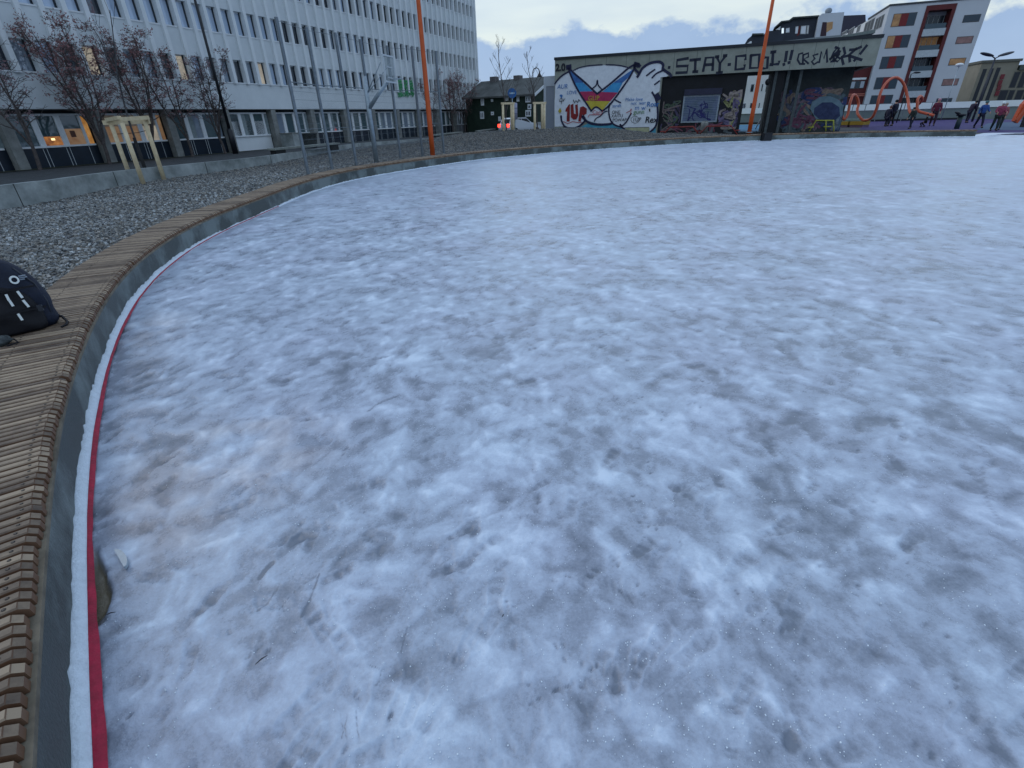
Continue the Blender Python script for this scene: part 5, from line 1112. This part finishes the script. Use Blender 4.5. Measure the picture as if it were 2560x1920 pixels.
for (cx_,cy_,w_,h_) in [(2105,920,1.1,2.9),(2195,920,1.1,2.9),(2280,915,1.1,2.9),(1962,1112,1.6,2.4),(2052,1112,1.0,2.4),(2148,1112,1.3,2.4),(2240,1110,1.2,2.4)]:
    q=BX(cx_,cy_); w_*=.62; h_*=.72; wo=MB().fbox(FB,q[0]-w_/2-.1,q[0]+w_/2+.1,.001,.02,q[1]-h_/2-.1,q[1]+h_/2+.1).build('window',mat('beige_trim',(.12,.12,.10)),bei); MB().fbox(FB,q[0]-w_/2,q[0]+w_/2,.021,.03,q[1]-h_/2,q[1]+h_/2).build('pane',mat('slit_glass',(.015,.02,.03)),wo)
for i,(cx_,cy_) in enumerate([(1957,885),(1932,952),(1918,1012),(1898,1075)]):
    q=BX(cx_,cy_); MB().fbox(FB,q[0]-.24,q[0]+.24,.05,.25,q[1]-.34,q[1]+.34).build('red_sign_box',mat('sign_red',(.17,.02,.03),.5,.1),bei)
lb=MB(); lp=at_y(2425,250,120).xy; FL_=Fr(lp,112); q=FL_.px(*kz(1565,955)); r_=thing('distant_block',FL_.w(q[0]+2,-3,.1),'small blue-grey block in the gap between apartment and beige building','building')
MB().fbox(FL_,q[0]-3,q[0]+9,-6,0,.0,q[1]).build('wall',rend,r_); MB().fbox(FL_,q[0]-3.1,q[0]+9.1,-6.1,.15,q[1]+.001,q[1]+.25).build('roof',rf_,r_)
# ---- green timber house, white shed
hg=at_y(1270,300,66).xy; c7=lambda x,y:(1140+x*.1266,140+y*.1266); azg=find_az(hg,c7(470,800),c7(1560,735),60,150); FG=Fr(hg,azg); GX_=lambda x,y,n=0:FG.px(*c7(x,y),n)
gh=thing('green_house',FG.w(0,-4,.1),'dark green timber house with a grey roof, white windows and two chimneys','house')
grn=mat('dark_green_boards',(.014,.030,.020),.75,.2,2); s0=GX_(200,1000)[0]; s1=GX_(1560,1000)[0]; ze=GX_(1000,768)[1]; dh=7.0; zr=GX_(1050,495,-dh/2)[1]
MB().fbox(FG,s0,s1,-dh,0,.0,ze).build('wall',grn,gh)
MB().hexa([FG.w(s1-.001,-dh,ze),FG.w(s1,-dh,ze),FG.w(s1,0,ze),FG.w(s1-.001,0,ze),FG.w(s1-.2,-dh/2-.01,zr),FG.w(s1,-dh/2-.01,zr),FG.w(s1,-dh/2+.01,zr),FG.w(s1-.2,-dh/2+.01,zr)]).build('gable',grn,gh)
rm=MB(); sl2=mat('slate_roof',(.085,.09,.085),.8,.25,.8,.2,30)
for sg_ in (1,-1):
    e0,e1=(.4,-dh/2) if sg_>0 else (-dh-.4,-dh/2); ev=ze-.25
    rm.hexa([FG.w(s0-.3,e0,ev),FG.w(s1+.25,e0,ev),FG.w(s1+.25,e1,zr),FG.w(s0-.3,e1,zr),FG.w(s0-.3,e0,ev+.18),FG.w(s1+.25,e0,ev+.18),FG.w(s1+.25,e1,zr+.18),FG.w(s0-.3,e1,zr+.18)])
ro=rm.build('roof',sl2,gh)
for x in (755,1225): q=GX_(x,420,-dh/2); MB().fbox(FG,q[0]-.4,q[0]+.4,-dh/2-.4,-dh/2+.4,zr-.3,GX_(x,385 if x>1000 else 410,-dh/2)[1]).build('chimney',mat('chimney_grey',(.13,.12,.12),.8,.15),ro)
m=MB(); m.hexa([FG.w(s1+.26,.42,ze-.30),FG.w(s1+.32,.42,ze-.30),FG.w(s1+.32,-dh/2,zr-.05),FG.w(s1+.26,-dh/2,zr-.05),FG.w(s1+.26,.42,ze-.02),FG.w(s1+.32,.42,ze-.02),FG.w(s1+.32,-dh/2,zr+.22),FG.w(s1+.26,-dh/2,zr+.22)]); m.build('barge_board',sill,gh)
for (x0,y0,x1,y1,f) in [(495,832,555,978,1),(695,850,735,905,0),(985,790,1040,885,1),(1200,788,1255,900,1),(1375,790,1480,915,2),(480,1095,555,1242,1),(695,1100,750,1168,0),(1375,1068,1485,1195,2),(840,1195,890,1285,1),(1420,950,1490,1050,0)]:
    a=GX_(x0,(y0+y1)/2)[0]; b_=GX_(x1,(y0+y1)/2)[0]; xm=(x0+x1)/2; z0=GX_(xm,y1)[1]; z1=GX_(xm,y0)[1]
    wo=MB().fbox(FG,a,b_,.001,.06,z0,z1).build('window',sill,gh); k=2 if f else 1; wd=(b_-a-.12)/k
    for j in range(k): MB().fbox(FG,a+.12+j*wd,a+j*wd+wd-.02,.061,.07,z0+.14,z1-.14).build('pane',gls[0],wo)
MB().fbox(FG,s1-.001+.002,s1+.06,-dh,-.2,.12,GX_(1650,1305)[1]).fbox(FG,GX_(1480,1300)[0],s1,.001,.05,.12,GX_(1650,1315)[1]).build('foundation',mat('pale_foundation',(.32,.34,.34),.8,.1),gh)
ws_=at_y(1365,318,52).xy; FWh=Fr(ws_,112.3); WX=lambda x,y:FWh.px(*c7(x,y)); z1=WX(1840,405)[1]
sh_=thing('white_shed',FWh.w(0,-2,.1),'tall pale grey shed with white edge trim between the green house and pavilion','shed')
a=WX(1738,900)[0]; b_=WX(1960,900)[0]+1; MB().fbox(FWh,a,b_,-5,0,.0,z1).build('wall',mat('shed_grey',(.24,.27,.32),.7,0,.5,col2=(.28,.31,.36)),sh_)
m=MB(); m.fbox(FWh,a-.02,a+.22,.001,.05,.1,z1); m.fbox(FWh,a+.221,b_,.001,.05,z1-.75,z1+.02); m.build('trim',mat('white_render',(.45,.49,.54)),sh_)
# ---- car
cp=at_y(1301,323,60); cp=Vector((cp.x,cp.y,.1)); 
car=thing('parked_car',cp,'white hatchback with glowing red tail lights parked before the green house','car')
u=Vector((.80,.60,0)); vv_=Vector((.60,-.80,0))   # u: towards its nose, v: towards the viewer
CW=1.75; sc_c=(top_at(1320,293,cp)-.1)/1.48; 
def CP(x,y,z): return cp+(u*x+vv_*y+Vector((0,0,z)))*sc_c
prof=[(-1.95,.35),(-2.0,.62),(-1.98,.95),(-1.80,1.02),(-1.62,1.38),(-1.35,1.48),(.1,1.48),(.75,1.05),(1.55,.92),(1.95,.70),(2.0,.38)]
m=MB(); n=len(prof)
for y,sh2 in ((-CW/2,.0),(-CW/2+.12,0),(CW/2-.12,0),(CW/2,.0)):
    for x,z_ in prof: 
        ins_=.12 if (z_>1.03 and abs(y)>.8) else (.0)
        m.v.append(tuple(CP(x*(.985 if abs(y)>.8 else 1),y-math.copysign(ins_,y),z_ - (.03 if abs(y)>.8 else 0))))
for r__ in range(3):
    for i in range(n): m.f.append((r__*n+i,r__*n+(i+1)%n,(r__+1)*n+(i+1)%n,(r__+1)*n+i)); m.sm.append(False)
m.f+=[tuple(range(n)),tuple(3*n+i for i in range(n))[::-1]]; m.sm+=[False]*2
body=m.build('body',mat('white_paint',(.60,.64,.68),.25,0,coat=.6),car)
cg=mat('car_glass',(.01,.012,.016),.08,0)
def quad(name,pts,mm,par,t=.012,nrm=None):
    P=[CP(*p) for p in pts]; nv=(P[1]-P[0]).cross(P[3]-P[0]).normalized(); cc=sum(P,Vector())/len(P)
    if nv.dot(cc-CP(0,0,.8))<0: nv=-nv
    k=len(P); mb=MB(); mb.v=[tuple(p+nv*.004) for p in P]+[tuple(p+nv*(t+.004)) for p in P]; mb.f=[tuple(range(k)),tuple(range(2*k-1,k-1,-1))]+[(i,(i+1)%k,k+(i+1)%k,k+i) for i in range(k)]; mb.sm=[False]*len(mb.f); return mb.build(name,mm,par)
quad('rear_window',[(-1.80,-.62,1.04),(-1.80,.62,1.04),(-1.63,.55,1.36),(-1.63,-.55,1.36)],cg,car)
yb=CW/2; quad('side_window',[(-1.5,yb-.10,1.04),(-.5,yb-.10,1.04),(-.5,yb-.12,1.38),(-1.35,yb-.12,1.38)],cg,car); quad('side_window',[(-.42,yb-.10,1.04),(.58,yb-.10,1.04),(.15,yb-.12,1.38),(-.42,yb-.12,1.38)],cg,car)
tl_=mat('tail_light',(1.0,.05,.03),.3,0,emit=3.0)
for s_ in (-1,1): quad('tail_light',[(-1.995,s_*.52,.72),(-1.995,s_*.86,.72),(-1.97,s_*.86,.98),(-1.97,s_*.52,.98)],tl_,car,.05)
quad('number_plate',[(-1.985,-.26,.58),(-1.985,.26,.58),(-2.0,.26,.70),(-2.0,-.26,.70)],sill,car); quad('bumper',[(-1.96,-.8,.22),(-1.96,.8,.22),(-1.98,.8,.44),(-1.98,-.8,.44)],blk,car,.06)
for x in (-1.25,1.3):
    for y in (-.80,.80):
        c=CP(x,y,.32); wh=MB(); ax=vv_*.12*sc_c; wh.tube([c-ax,c+ax],.32*sc_c,18,smooth=False); wo=wh.build('wheel',mat('tyre',(.008,.008,.009),.8,0),car)
        MB().tube([c+ax*1.01*(1 if y>0 else -1),c+ax*1.08*(1 if y>0 else -1)],.19*sc_c,14,smooth=False).build('rim',galv,wo)
# blue round sign and pale banner column by the house
q=at_y(1281,262,44); q.z=.3; r_=thing('road_sign',q,'round blue road sign on a grey pole in front of the green house','road sign')
zc=top_at(1281,233,q); MB().tube([q-Vector((0,0,.3)),Vector((q.x,q.y,zc))],.035,8).build('pole',galv,r_)
FQ=Fr(q.xy,100); MB().fpoly(FQ,[(.34*math.cos(R(a)),zc+.34*math.sin(R(a))) for a in range(0,360,20)],.04,.06).build('sign_face',mat('sign_blue',(.02,.11,.32),.4,0),r_)
MB().fbox(FQ,-.20,.20,.061,.066,zc-.05,zc+.05).build('white_bar',mat('sign_pale',(.35,.50,.62),.4,0),r_)
q=at_y(1288,323,41.5); q2=q+Vector((0,.6,0)); r_=thing('banner_column',q2,'pale lilac banner wrapped round a post in front of the white car','banner'); a=top_at(1286,299,q2); b_=top_at(1286,257,q2)
MB().tube([Vector((q2.x,q2.y,q.z-.3)),Vector((q2.x,q2.y,a))],.05,8).build('post',galv,r_)
MB().lathe((q2.x,q2.y,a),[(.20,0),(.20,(b_-a)*.97),(.12,b_-a)],16).build('sleeve',mat('lilac_vinyl',(.32,.34,.46),.5,.05),r_)
m=MB(); 
for f in (.33,.66): m.lathe((q2.x,q2.y,a+(b_-a)*f),[(.206,0),(.206,.05)],16)
m.build('bands',mat('grey_lilac',(.12,.13,.20),.5,0),r_)
# ================= PLAYGROUND ==========================================
def patch(name,pts,z,mm):      # thin sheet outlined by ground points
    V_=[g(x,y,z) for x,y in pts]; m=MB(); k=len(V_); m.v=[tuple(v) for v in V_]; m.f=[tuple(range(k))]; m.sm=[False]; o=m.build(name,mm); return tag(o,kind='structure')
pur=mat('purple_rubber',(.040,.026,.125),.8,.2,.5); blu=mat('blue_rubber',(.05,.17,.28),.8,.2,.6); teal=mat('teal_rubber',(.10,.22,.24),.8,.1); yel=mat('ochre_rubber',(.20,.18,.05),.8,.2)
patch('purple_surface',[(2150,324),(2470,332),(2620,332),(2700,304),(2440,297),(2300,295),(2230,295),(2160,302)],.112,pur)
patch('blue_surface',[(2440,324),(2620,326),(2640,307),(2540,304),(2470,308)],.118,mat('dull_blue_rubber',(.05,.09,.16),.8,.15))
patch('yellow_surface',[(1700,326),(1925,322),(1925,301),(1700,304)],.112,yel); patch('blue_surface',[(1835,332),(1940,330),(1935,310),(1840,312)],.118,blu)
patch('teal_surface',[(2010,306),(2150,303),(2240,297),(2100,297),(2010,300)],.112,teal)
# parapet wall behind the playground
pa=at_y(2401,290,67); azq=110; FQ=Fr(pa.xy,azq); QX=lambda x,y:FQ.px(x,y)
pw=thing('parapet_wall',FQ.w(0,0,.1),'long grey-green parapet wall with a pale band on top behind the playground','wall')
sL_=QX(1840,285)[0]; sR_=QX(2600,285)[0]+2
MB().fbox(FQ,sL_,sR_,-.5,0,.0,1.35).build('wall_body',mat('green_grey_wall',(.14,.18,.18),.8,0,.6,.1,20,col2=(.20,.24,.235)),pw)
MB().fbox(FQ,sL_,sR_,-.6,.12,1.352,2.0).build('pale_band',mat('pale_band',(.74,.80,.80),.6,0,.8,col2=(.80,.86,.86)),pw)
MB().fbox(FQ,sL_,QX(2405,288)[0],.001,.5,.0,.32).build('dark_plinth',mat('dark_plinth',(.015,.017,.022),.8,.1),pw)
rl=thing('metal_railing',FQ.w(4,2.5,.1),'thin grey railing in front of the pale parapet','railing'); m=MB(); s0=QX(2085,285)[0]; s1=QX(2330,285)[0]; k=0
rp=MB(); 
while s0+k*1.35<s1:
    a=s0+k*1.35; MB().fbox(FQ,a,a+.07,2.5,2.57,.1,2.05).build('post',mat('railing_grey',(.14,.16,.18),.5,0),rl); k+=1
for zz in (.45,1.25,2.0): rp.fbox(FQ,s0,s1,2.575,2.61,zz,zz+.05)
rp.build('rails',mat('railing_grey',(.14,.16,.18)),rl)
# orange loop sculpture
FLp=Fr(at_y(2200,295,51).xy,108); lp=lambda pts:[FLp.px(*kz(x,y)) for x,y in pts]
coral=mat('coral_paint',(.50,.10,.045),.4,.15,.6)
sc_=thing('loop_sculpture',FLp.w(0,0,.1),'orange-red steel tube rising in big wavy loops on the playground','play sculpture')
Ps=[(105,1130),(75,1200),(75,1290),(98,1375),(150,1320),(190,1200),(240,1110),(285,1090),(330,1130),(345,1200),(320,1260),(310,1320),(350,1385),(420,1360),(465,1260),(495,1150),(545,1040),(630,945),(740,890),(830,910),(890,985),(910,1090),(905,1180),(880,1230),(868,1290),(885,1320),(925,1240),(945,1150),(1000,1110),(1055,1135),(1058,1180),(1035,1220),(1050,1280),(1110,1305),(1180,1330)]
P3=lp(Ps); mm_=[]; 
for i,(a,zz) in enumerate(P3): mm_.append(FLp.w(a,1.1*math.sin(i*.55),max(.16,zz)))
MB().tube([tuple(v) for v in catmull(mm_,6)],.115,8).build('tube',coral,sc_)
# climbing frame, yellow platforms, purple balls
p=g(2052,331,.12); r_=thing('climbing_frame',p,'low yellow-green tubular climbing frame in front of the back wall','climbing frame'); FY=Fr(p.xy,110); YX=lambda x,y:FY.px(1600+x*.2351,60+y*.2351)
ylw=mat('yellow_green_paint',(.40,.42,.06),.5,.1); Y_=lambda x,y,n:FY.w(YX(x,y)[0],n,max(.1,YX(x,y)[1]))
for P in ([(1800,1140),(1875,1025),(2060,1025)],[(1975,1140),(1978,1025)],[(2060,1140),(2058,1028)],[(1790,1100),(1850,1095)],[(1950,1095),(2035,1090)]): MB().tube([Y_(x,y,0) for x,y in P],.045,8).build('bar',ylw,r_)
MB().tube([Y_(1875,1025,0),Y_(1875,1025,-1.2),Y_(2060,1025,-1.2),Y_(2060,1025,0)],.045,8).build('bar',ylw,r_)
for i,(x0,x1,lab) in enumerate([(2084,2117,'left yellow-edged play platform'),(2123,2155,'right yellow-edged play platform')]):
    a=g(x0,318,.12); b_=g(x1,318,.12); v=b_-a; Fp=Fr(a.xy,math.degrees(math.atan2(v.x,v.y))); r_=thing('play_platform',(a+b_)/2,lab+' near the pavilion end','platform','yellow play platforms')
    MB().fbox(Fp,0,v.length,-1.2,0,.11,.30).build('base',mat('mauve_base',(.13,.09,.15),.8,.1),r_); MB().fbox(Fp,-.02,v.length+.02,-1.22,.03,.302,.62).build('edge',mat('ochre_edge',(.36,.24,.03),.6,.1),r_); MB().fbox(Fp,-.02,v.length+.02,-1.22,.03,.622,.80).build('top',mat('mint_top',(.20,.30,.27),.7,.1),r_)
for (x,y,rpx,lab) in [(2117,302,7,'small purple play ball near the yellow platforms'),(2360,293,9,'medium purple play dome in the middle of the playground'),(2433,297,15,'big purple play ball beside the bending person')]:
    q=g(x,y,.12); f=proj(q)[2]; rr=rpx/FPX*f; r_=thing('play_ball',q,lab,'play ball','purple play balls'); MB().sphere(q+Vector((0,0,rr*.85)),rr,20,12).build('ball',mat('purple_plastic',(.07,.045,.24),.4,.1),r_); MB().lathe(q-Vector((0,0,.02)),[(rr*.6,0),(rr*.6,.06)],14).build('foot_ring',blk,r_)
q=g(2391,322,.12); r_=thing('spout_post',q,'dark green post with a curved black spout on top','play post'); zt=top_at(2393,290,q); fq=proj(q)[2]
MB().tube([q-Vector((0,0,.05)),Vector((q.x,q.y,zt))],.17,12).build('post',mat('dark_green_post',(.02,.04,.045),.5,.1),r_); MB().lathe((q.x,q.y,zt),[(.30,0),(.30,.14)],14).build('cap',blk,r_)
MB().tube([Vector((q.x-.15,q.y,zt+.1)),Vector((q.x-.35,q.y,zt+.22)),Vector((q.x-.55,q.y,zt+.26))],[.12,.10,.05],8).build('spout',blk,r_)
# orange slide tower cut by the right edge
q=g(2546,318,.12); r_=thing('orange_slide',q,'leaning orange play slide at the right edge of the picture','slide'); Fs=Fr(q.xy,105); S_=lambda x,y:Fs.px(*kz(x,y))
MB().fpoly(Fs,[S_(2110,1395),S_(2150,1420),S_(2290,1230),S_(2290,1120),S_(2212,1200)],-.5,-.1).build('chute',mat('slide_orange',(.50,.07,.012),.4,.1),r_)
MB().fpoly(Fs,[S_(2120,1380),S_(2140,1390),S_(2290,1180),S_(2290,1140)],-.099,-.02).build('side_rail',coral,r_); MB().fbox(Fs,S_(2240,1380)[0],S_(2300,1380)[0],-.5,-.1,.1,S_(2250,1250)[1]).build('support',blk,r_)
# swing frame under the pavilion
q=g(1944,326,.12); r_=thing('swing_frame',q,'thin pale swing frame standing before the painted back wall','swing'); Fs=Fr(q.xy,112); S_=lambda x,y,n=0:Fs.w(Fs.px(1600+x*.2351,60+y*.2351)[0],n,max(.1,Fs.px(1600+x*.2351,60+y*.2351)[1]))
pst=mat('pale_lilac_paint',(.30,.31,.40),.5,.05)
for P in ([(1425,700),(1420,1145)],[(1428,700),(1465,1060)],[(1390,945),(1445,945)]): MB().tube([S_(*c) for c in P],.045,6).build('bar',pst,r_)
q=g(1890,326,.12); r_=thing('balance_pole',q,'thin white slanting pole seen through the pavilion opening','pole'); MB().tube([S_(1225,1120),S_(1290,1000)],.05,6).build('bar',mat('white_render',(.45,.49,.54)),r_)
# red picnic sets in front of the kiosk
rp_=mat('picnic_red',(.20,.022,.018),.5,.15)
for i,(x,w_,lab) in enumerate([(1706,2.0,'left red framed picnic table before the kiosk shutter'),(1800,2.0,'right red framed picnic table before the kiosk shutter')]):
    q=FH.w(hs(x,300,3.0),3.0,.1); Ft=Fr(q.xy,112.3); r_=thing('picnic_table',q,lab,'picnic table','red picnic tables')
    MB().fbox(Ft,-.8,.8,-.4,.4,.80,.86).build('table_top',rp_,r_)
    for s_ in (-1,1):
        MB().fbox(Ft,s_*1.35-.18,s_*1.35+.18,-.4,.4,.5,.55).build('seat',rp_,r_); MB().tube([Ft.w(s_*1.5,.38,.1),Ft.w(s_*.85,.38,.84),Ft.w(s_*.1,.38,.84)],.035,6).build('leg',rp_,r_); MB().tube([Ft.w(s_*1.5,-.38,.1),Ft.w(s_*.85,-.38,.84),Ft.w(s_*.1,-.38,.84)],.035,6).build('leg',rp_,r_)
for x,lab in ((1759,'left round concrete bollard before the kiosk'),(1767,'right round concrete bollard before the kiosk')):
    q=FH.w(hs(x,300,2.2),2.2,.1); r_=thing('bollard',q,lab,'bollard','round bollards before the kiosk'); MB().lathe(q,[(.16,0),(.16,.95),(.13,1.02)],14).build('shaft',colm,r_); MB().lathe(q+Vector((0,0,1.02)),[(.13,0),(.06,.06)],14).build('cap',colm,r_)
# dark crate hanging at the kerb
q=g(1914,352,.0); r_=thing('rubber_box',(q.x,q.y,.0),'black rubber box against the kerb under the right orange mast','box')
MB().box(Vector((q.x,q.y,.22)),(.55,.45,.44),.1).build('body',blk,r_); MB().box(Vector((q.x,q.y,.455)),(.62,.52,.05),.1).build('lid',blk,r_)
# twin-head lamp and small floodlight
q=at_y(2475,300,58); q.z=.1; zt=top_at(2490,140,q); x0=at_y(2490,140,58).x; q=Vector((x0,58,.1)); zt=at_y(2490,140,58).z; r_=thing('twin_lamp',q,'street lamp with two wing-shaped heads in front of the beige building','street lamp')
MB().tube([q,Vector((x0,58,zt-.2))],[.11,.07],8).build('pole',mat('lamp_grey',(.03,.035,.05),.5,0),r_)
for s_ in (-1,1):
    c=Vector((x0+s_*.95,58,zt+.15)); MB().sphere(c,(.75,.3,.13),14,8,Matrix.Rotation(-s_*.22,3,'Y')).build('lamp_head',mat('lamp_grey',(.03,.035,.05)),r_); MB().tube([Vector((x0,58,zt-.2)),Vector((x0+s_*.5,58,zt+.05)),c],.05,6).build('arm',mat('lamp_grey',(.03,.035,.05)),r_)
c=at_y(2399,162,66); r_=thing('floodlight',(c.x,c.y,.1),'thin pole with a small white lamp before the apartment block','street lamp')
MB().tube([Vector((c.x,c.y,.1)),c],.04,6).build('pole',galv,r_); MB().sphere(c,(.45,.3,.18),12,6).build('lamp_head',sill,r_)
c=at_y(2278,185,62); r_=thing('floodlight',(c.x,c.y,.1),'dark street lamp with a short arm in front of the red balconies','street lamp'); MB().tube([Vector((c.x,c.y,.1)),c,c+Vector((.35,0,.12))],.05,6).build('pole',blk,r_); MB().sphere(c+Vector((.6,0,.12)),(.4,.2,.1),12,6).build('lamp_head',blk,r_)
# ================= PEOPLE ===============================================
skin=mat('skin',(.38,.22,.16),.6,0); 
def skinmesh(name,pts,edges,rad,material,parent,root_i=0,sub=1):
    me=bpy.data.meshes.new(name); me.from_pydata([tuple(p) for p in pts],edges,[]); o=bpy.data.objects.new(name,me); COL.objects.link(o)
    md=o.modifiers.new('s','SKIN'); md.use_smooth_shade=True; sv=me.skin_vertices[0].data
    for i,r in enumerate(rad): sv[i].radius=(r,r) if not isinstance(r,tuple) else r; sv[i].use_root=(i==root_i)
    ms_=o.modifiers.new('u','SUBSURF'); ms_.levels=sub; ms_.render_levels=sub
    dg=bpy.context.evaluated_depsgraph_get(); m2=bpy.data.meshes.new_from_object(o.evaluated_get(dg)); o.modifiers.clear(); o.data=m2; m2.materials.clear(); m2.materials.append(material); o.parent=parent; bpy.data.meshes.remove(me) if me.users==0 else None
    return o
def person(base,h,face,label,top_c,leg_c,hat_c,lean=0.,side=0.,stride=.15,arms=((.1,-.25),(.1,-.25)),crouch=0.,hood=None,hair=None,bulk=1.0):
    k=h/1.75; root=thing('person',base,label,'person','people on the playground'); root.rotation_euler.z=face; 
    P=lambda x,y,z:(x*k,y*k,z*k)
    ph=.93-crouch*.42; hipy=-crouch*.18
    pel=(0,hipy,ph); spi=(side*.3,hipy+lean*.35,ph+.22); che=(side*.7,hipy+lean*.8,ph+.43); nec=(side,hipy+lean*1.1,ph+.56); hd=(side*1.15,hipy+lean*1.35+.02,ph+.68); ht=(side*1.25,hipy+lean*1.45+.01,ph+.78)
    leg=[]
    for s_,st in ((-1,stride),(1,-stride)):
        leg+= [(s_*.10,hipy,ph-.06),(s_*.11,(st*.5+.05)+crouch*.30,.48-crouch*.05),(s_*.11,st-(.05 if st<0 else 0),.09),(s_*.12,st+.15,.045)]
    arm=[]; ends=[]
    for s_,(fy,fz) in zip((-1,1),arms):
        sh_=(che[0]+s_*.18,che[1],che[2]+.05); el=(sh_[0]+s_*.07,sh_[1]+fy*.4-.03,sh_[2]-.27); wr=(el[0]-s_*.01,el[1]+fy+.10,el[2]+fz); arm+=[sh_,el,wr]; ends.append((wr,s_))
    pts=[pel,spi,che,nec,hd,ht]+leg+arm; rd=[.11,.105,.12,.055,.088,.07]+[.085,.058,.04,.035]*2+[.05,.040,.028]*2
    ed=[(0,1),(1,2),(2,3),(3,4),(4,5),(0,6),(6,7),(7,8),(8,9),(0,10),(10,11),(11,12),(12,13),(2,14),(14,15),(15,16),(2,17),(17,18),(18,19)]
    for wi,(wr,s_) in zip((16,19),ends):      # palm, four fingers and a thumb
        b0_=len(pts); pts.append((wr[0],wr[1]+.02,wr[2]-.06)); rd.append(.030); ed.append((wi,b0_))
        for j,(dx,l) in enumerate(((-.024,.055),(-.008,.065),(.008,.06),(.024,.048))):
            pts.append((wr[0]+dx,wr[1]+.035,wr[2]-.10)); rd.append(.010); ed.append((b0_,len(pts)-1)); pts.append((wr[0]+dx,wr[1]+.055,wr[2]-.10-l*.8)); rd.append(.008); ed.append((len(pts)-2,len(pts)-1))
        pts.append((wr[0]-s_*.035,wr[1]+.05,wr[2]-.075)); rd.append(.011); ed.append((b0_,len(pts)-1))
    pts.append((hd[0],hd[1]+.105,hd[2]-.005)); rd.append(.014); ed.append((4,len(pts)-1))     # nose
    skinmesh('body',[P(*p) for p in pts],ed,[r*k for r in rd],skin,root)
    b=bulk; sh=mat('boots',(.01,.01,.012),.6,0)
    J=[spi if False else (pel[0],pel[1],pel[2]-.02),spi,che,(nec[0],nec[1],nec[2]-.01)]+arm
    skinmesh('jacket',[P(*p) for p in J],[(0,1),(1,2),(2,3),(2,4),(4,5),(5,6),(2,7),(7,8),(8,9)],[x*k for x in (.155*b,.15*b,.165*b,.085,.085*b,.068*b,.05,.085*b,.068*b,.05)],top_c,root,1)
    Lg=[(pel[0],pel[1],pel[2]-.02)]+[leg[0],leg[1],leg[2]]+[leg[4],leg[5],leg[6]]
    skinmesh('trousers',[P(*p) for p in Lg],[(0,1),(1,2),(2,3),(0,4),(4,5),(5,6)],[x*k for x in (.14,.105,.085,.062,.105,.085,.062)],leg_c,root)
    for a in (2,6):
        A=leg[a]; B=leg[a+1]; MB_l=MB(); q=Vector(root.location); rot=Matrix.Rotation(face,3,'Z')
        m=MB(); m.sphere((0,0,0),(.055*k,.14*k,.055*k),10,8); off=Vector(P((A[0]+B[0])/2,(A[1]+B[1])/2,.05)); m.v=[tuple(q+Vector(v)+off) for v in m.v]; m.build('boot',sh,root)
    m=MB(); rr=(.108*k,.115*k,.10*k); m.sphere((0,0,0),rr,14,10); q=Vector(root.location); c=Vector(P(hd[0],hd[1]-.012,hd[2]+.045)); m.v=[tuple(q+c+Vector(v)) for v in m.v if True]; m.build('hat' if not hair else 'hair',hat_c,root)
    return root
def C_(n,c): return mat(n,c,.8,.15,8)
def pp(xf,yf,yh,z,**kw):
    q=g(xf,yf,z); hh=top_at(xf,yh,q)-z; return q,hh
navyc=C_('cloth_navy',(.008,.010,.030)); blackc=C_('cloth_black',(.006,.007,.010)); mar=C_('cloth_maroon',(.10,.012,.035)); pinkh=C_('cloth_pink',(.38,.20,.26)); blue_c=C_('cloth_blue',(.02,.07,.25)); rose=C_('cloth_rose',(.22,.04,.08)); gren=C_('cloth_green_black',(.012,.022,.022)); whi=C_('cloth_white',(.60,.66,.66)); teal_c=C_('cloth_teal',(.05,.12,.13)); blond=C_('hair_blond',(.30,.22,.17)); dkh=C_('hair_dark',(.02,.015,.012))
q,hh=pp(2274,322,268,.39); person(q,hh,1.9,'person in a black jacket stepping along the far rink bench',gren,navyc,blackc,lean=.14,stride=.22,bulk=1.15)
q=at_y(2231,293,53); zf=top_at(2231,287,q); z0=.12; q.z=z0; person(q,top_at(2236,249,q)-z0,.2,'tall person in dark clothes standing behind the orange loops',navyc,blackc,blackc,stride=.05)
q=at_y(2219,293,52.3); q.z=.12; person(q,(top_at(2224,266,q)-.12)*1.2,-1.0,'dark dressed child crouching beside the tall person at the loops',navyc,navyc,mat('hair_brown',(.16,.08,.06),.8,0),crouch=.55,lean=.15,hair=True)
q=at_y(2335,293,50.5); q.z=.12; person(q,top_at(2339,246,q)-.12,2.6,'person in a maroon coat and pink hat by the end of the loops',mar,C_('cloth_plum',(.03,.012,.025)),pinkh,stride=.08,bulk=1.1)
q=at_y(2314,295,48); q.z=.12; person(q,1.25,1.0,'small dark-haired child sitting low in front of the orange loops',blackc,blackc,dkh,crouch=.8,hair=True)
q,hh=pp(2415,307,252,.12); person(q,hh,-1.3,'person in a long dark coat bending forward behind the big purple ball',C_('cloth_dark_plum',(.012,.006,.022)),navyc,blackc,lean=.28,stride=.06,bulk=1.3)
q,hh=pp(2443,320,252,.12); person(q,hh,2.9,'person in a bright blue jacket and teal hat walking',blue_c,navyc,teal_c,stride=.25,lean=.05,arms=((.2,-.1),(-.05,-.25)))
q=g(2482,327,.12); hh=top_at(2496,254,q)-.12; person(q,hh,2.7,'adult in a rose jacket and white hat at the edge of the ice',rose,gren,whi,lean=.08,stride=.16,bulk=1.15,arms=((.22,.0),(.22,.0)))
q=g(2495,325,.12)+Vector((.25,.35,0)); person(q,(top_at(2506,255,q)-.12)*.97,2.2,'fair-haired companion pressed close to the adult in the white hat',C_('cloth_dusty_rose',(.22,.07,.08)),gren,blond,lean=.05,stride=.1,hair=True)
